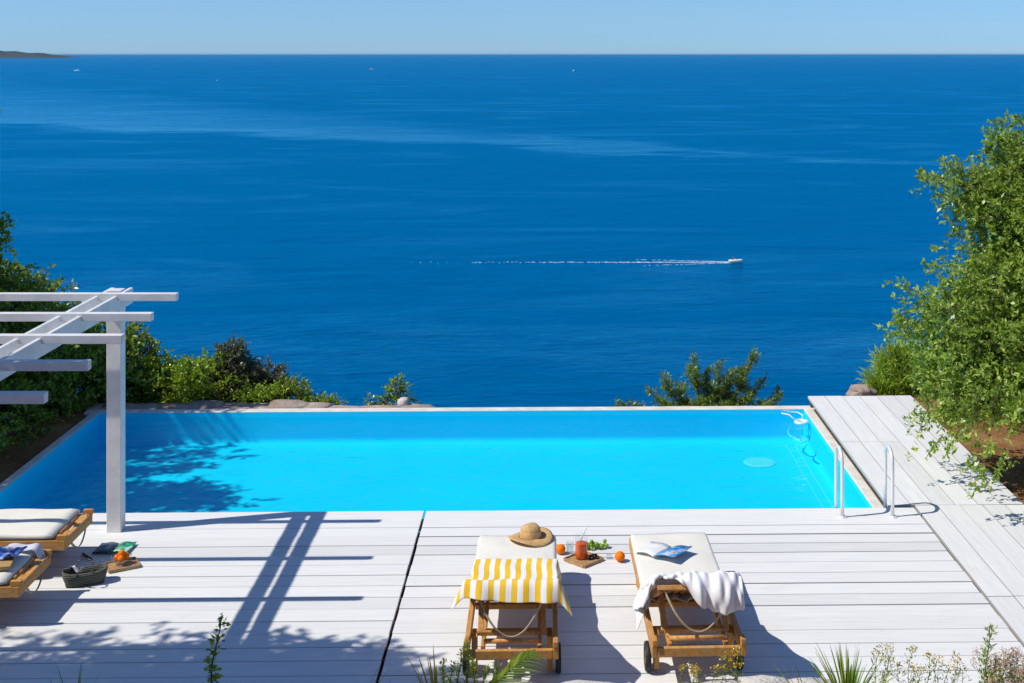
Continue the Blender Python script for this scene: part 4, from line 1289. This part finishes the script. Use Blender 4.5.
# ------------------------------------------------------------------ haze
hz = MB(); hz.box((0, 30000, -27), (126000, 70000, 76))
hm = NT('sea_air')
pv = hm.n('ShaderNodeVolumePrincipled')
pv.inputs['Color'].default_value = (.6, .85, 1, 1)
pv.inputs['Density'].default_value = .7e-5
pv.inputs['Anisotropy'].default_value = .2
hm.l(pv.outputs[0], hm.out.inputs['Volume'])
ho = hz.build('haze', hm.m)
tag(ho, 'thin pale sea haze softening the horizon', 'haze', kind='stuff')

# ------------------------------------------------------------------ light, sky, camera
SUN = Vector((.80, .192, -1.0)).normalized()
ld_ = bpy.data.lights.new('sun', 'SUN'); ld_.energy = 4.0; ld_.angle = R(.53); ld_.color = (1, .95, .86)
so = bpy.data.objects.new('sun', ld_); col.objects.link(so)
so.rotation_euler = SUN.to_track_quat('-Z', 'Y').to_euler()
so.location = (-20, -5, 30)
w = bpy.data.worlds.new('World'); scene.world = w; w.use_nodes = True
nt = w.node_tree; nt.nodes.clear()
sky = nt.nodes.new('ShaderNodeTexSky'); sky.sky_type = 'NISHITA'; sky.sun_disc = False
sky.sun_elevation = math.asin(-SUN.z); sky.sun_rotation = math.atan2(-SUN.x, -SUN.y)
sky.air_density = .56; sky.dust_density = 0.0; sky.ozone_density = 8.0; sky.altitude = 60
bg = nt.nodes.new('ShaderNodeBackground'); bg.inputs['Strength'].default_value = .15
wo = nt.nodes.new('ShaderNodeOutputWorld')
tc = nt.nodes.new('ShaderNodeTexCoord'); sp_ = nt.nodes.new('ShaderNodeSeparateXYZ')
nt.links.new(tc.outputs['Generated'], sp_.inputs[0])
rp = nt.nodes.new('ShaderNodeValToRGB'); e = rp.color_ramp.elements
e[0].position = 0.0; e[0].color = (.41, .515, .63, 1)
e[1].position = .30; e[1].color = (1, 1, 1, 1)
q_ = e.new(.04); q_.color = (.60, .685, .695, 1)
nt.links.new(sp_.outputs['Z'], rp.inputs['Fac'])
mm = nt.nodes.new('ShaderNodeMix'); mm.data_type = 'RGBA'; mm.blend_type = 'MULTIPLY'; mm.inputs[0].default_value = 1
nt.links.new(sky.outputs[0], mm.inputs[6]); nt.links.new(rp.outputs[0], mm.inputs[7])
nt.links.new(mm.outputs[2], bg.inputs['Color']); nt.links.new(bg.outputs[0], wo.inputs['Surface'])

cd = bpy.data.cameras.new('camera'); cam = bpy.data.objects.new('camera', cd); col.objects.link(cam)
cam.location = (0, 0, 4.5); cam.rotation_euler = (R(90), 0, -R(1.15))
cd.sensor_width = 36; cd.lens = 1300 / 1024 * 36
cd.shift_x = -69 / 1024; cd.shift_y = -288.5 / 1024
cd.clip_start = .1; cd.clip_end = 200000
scene.camera = cam
scene.view_settings.view_transform = 'Standard'
scene.view_settings.look = 'None'
scene.view_settings.exposure = .10
scene.view_settings.gamma = 1
scene.cycles.max_bounces = 10
scene.cycles.transparent_max_bounces = 16
scene.cycles.volume_bounces = 0
scene.cycles.use_denoising = True
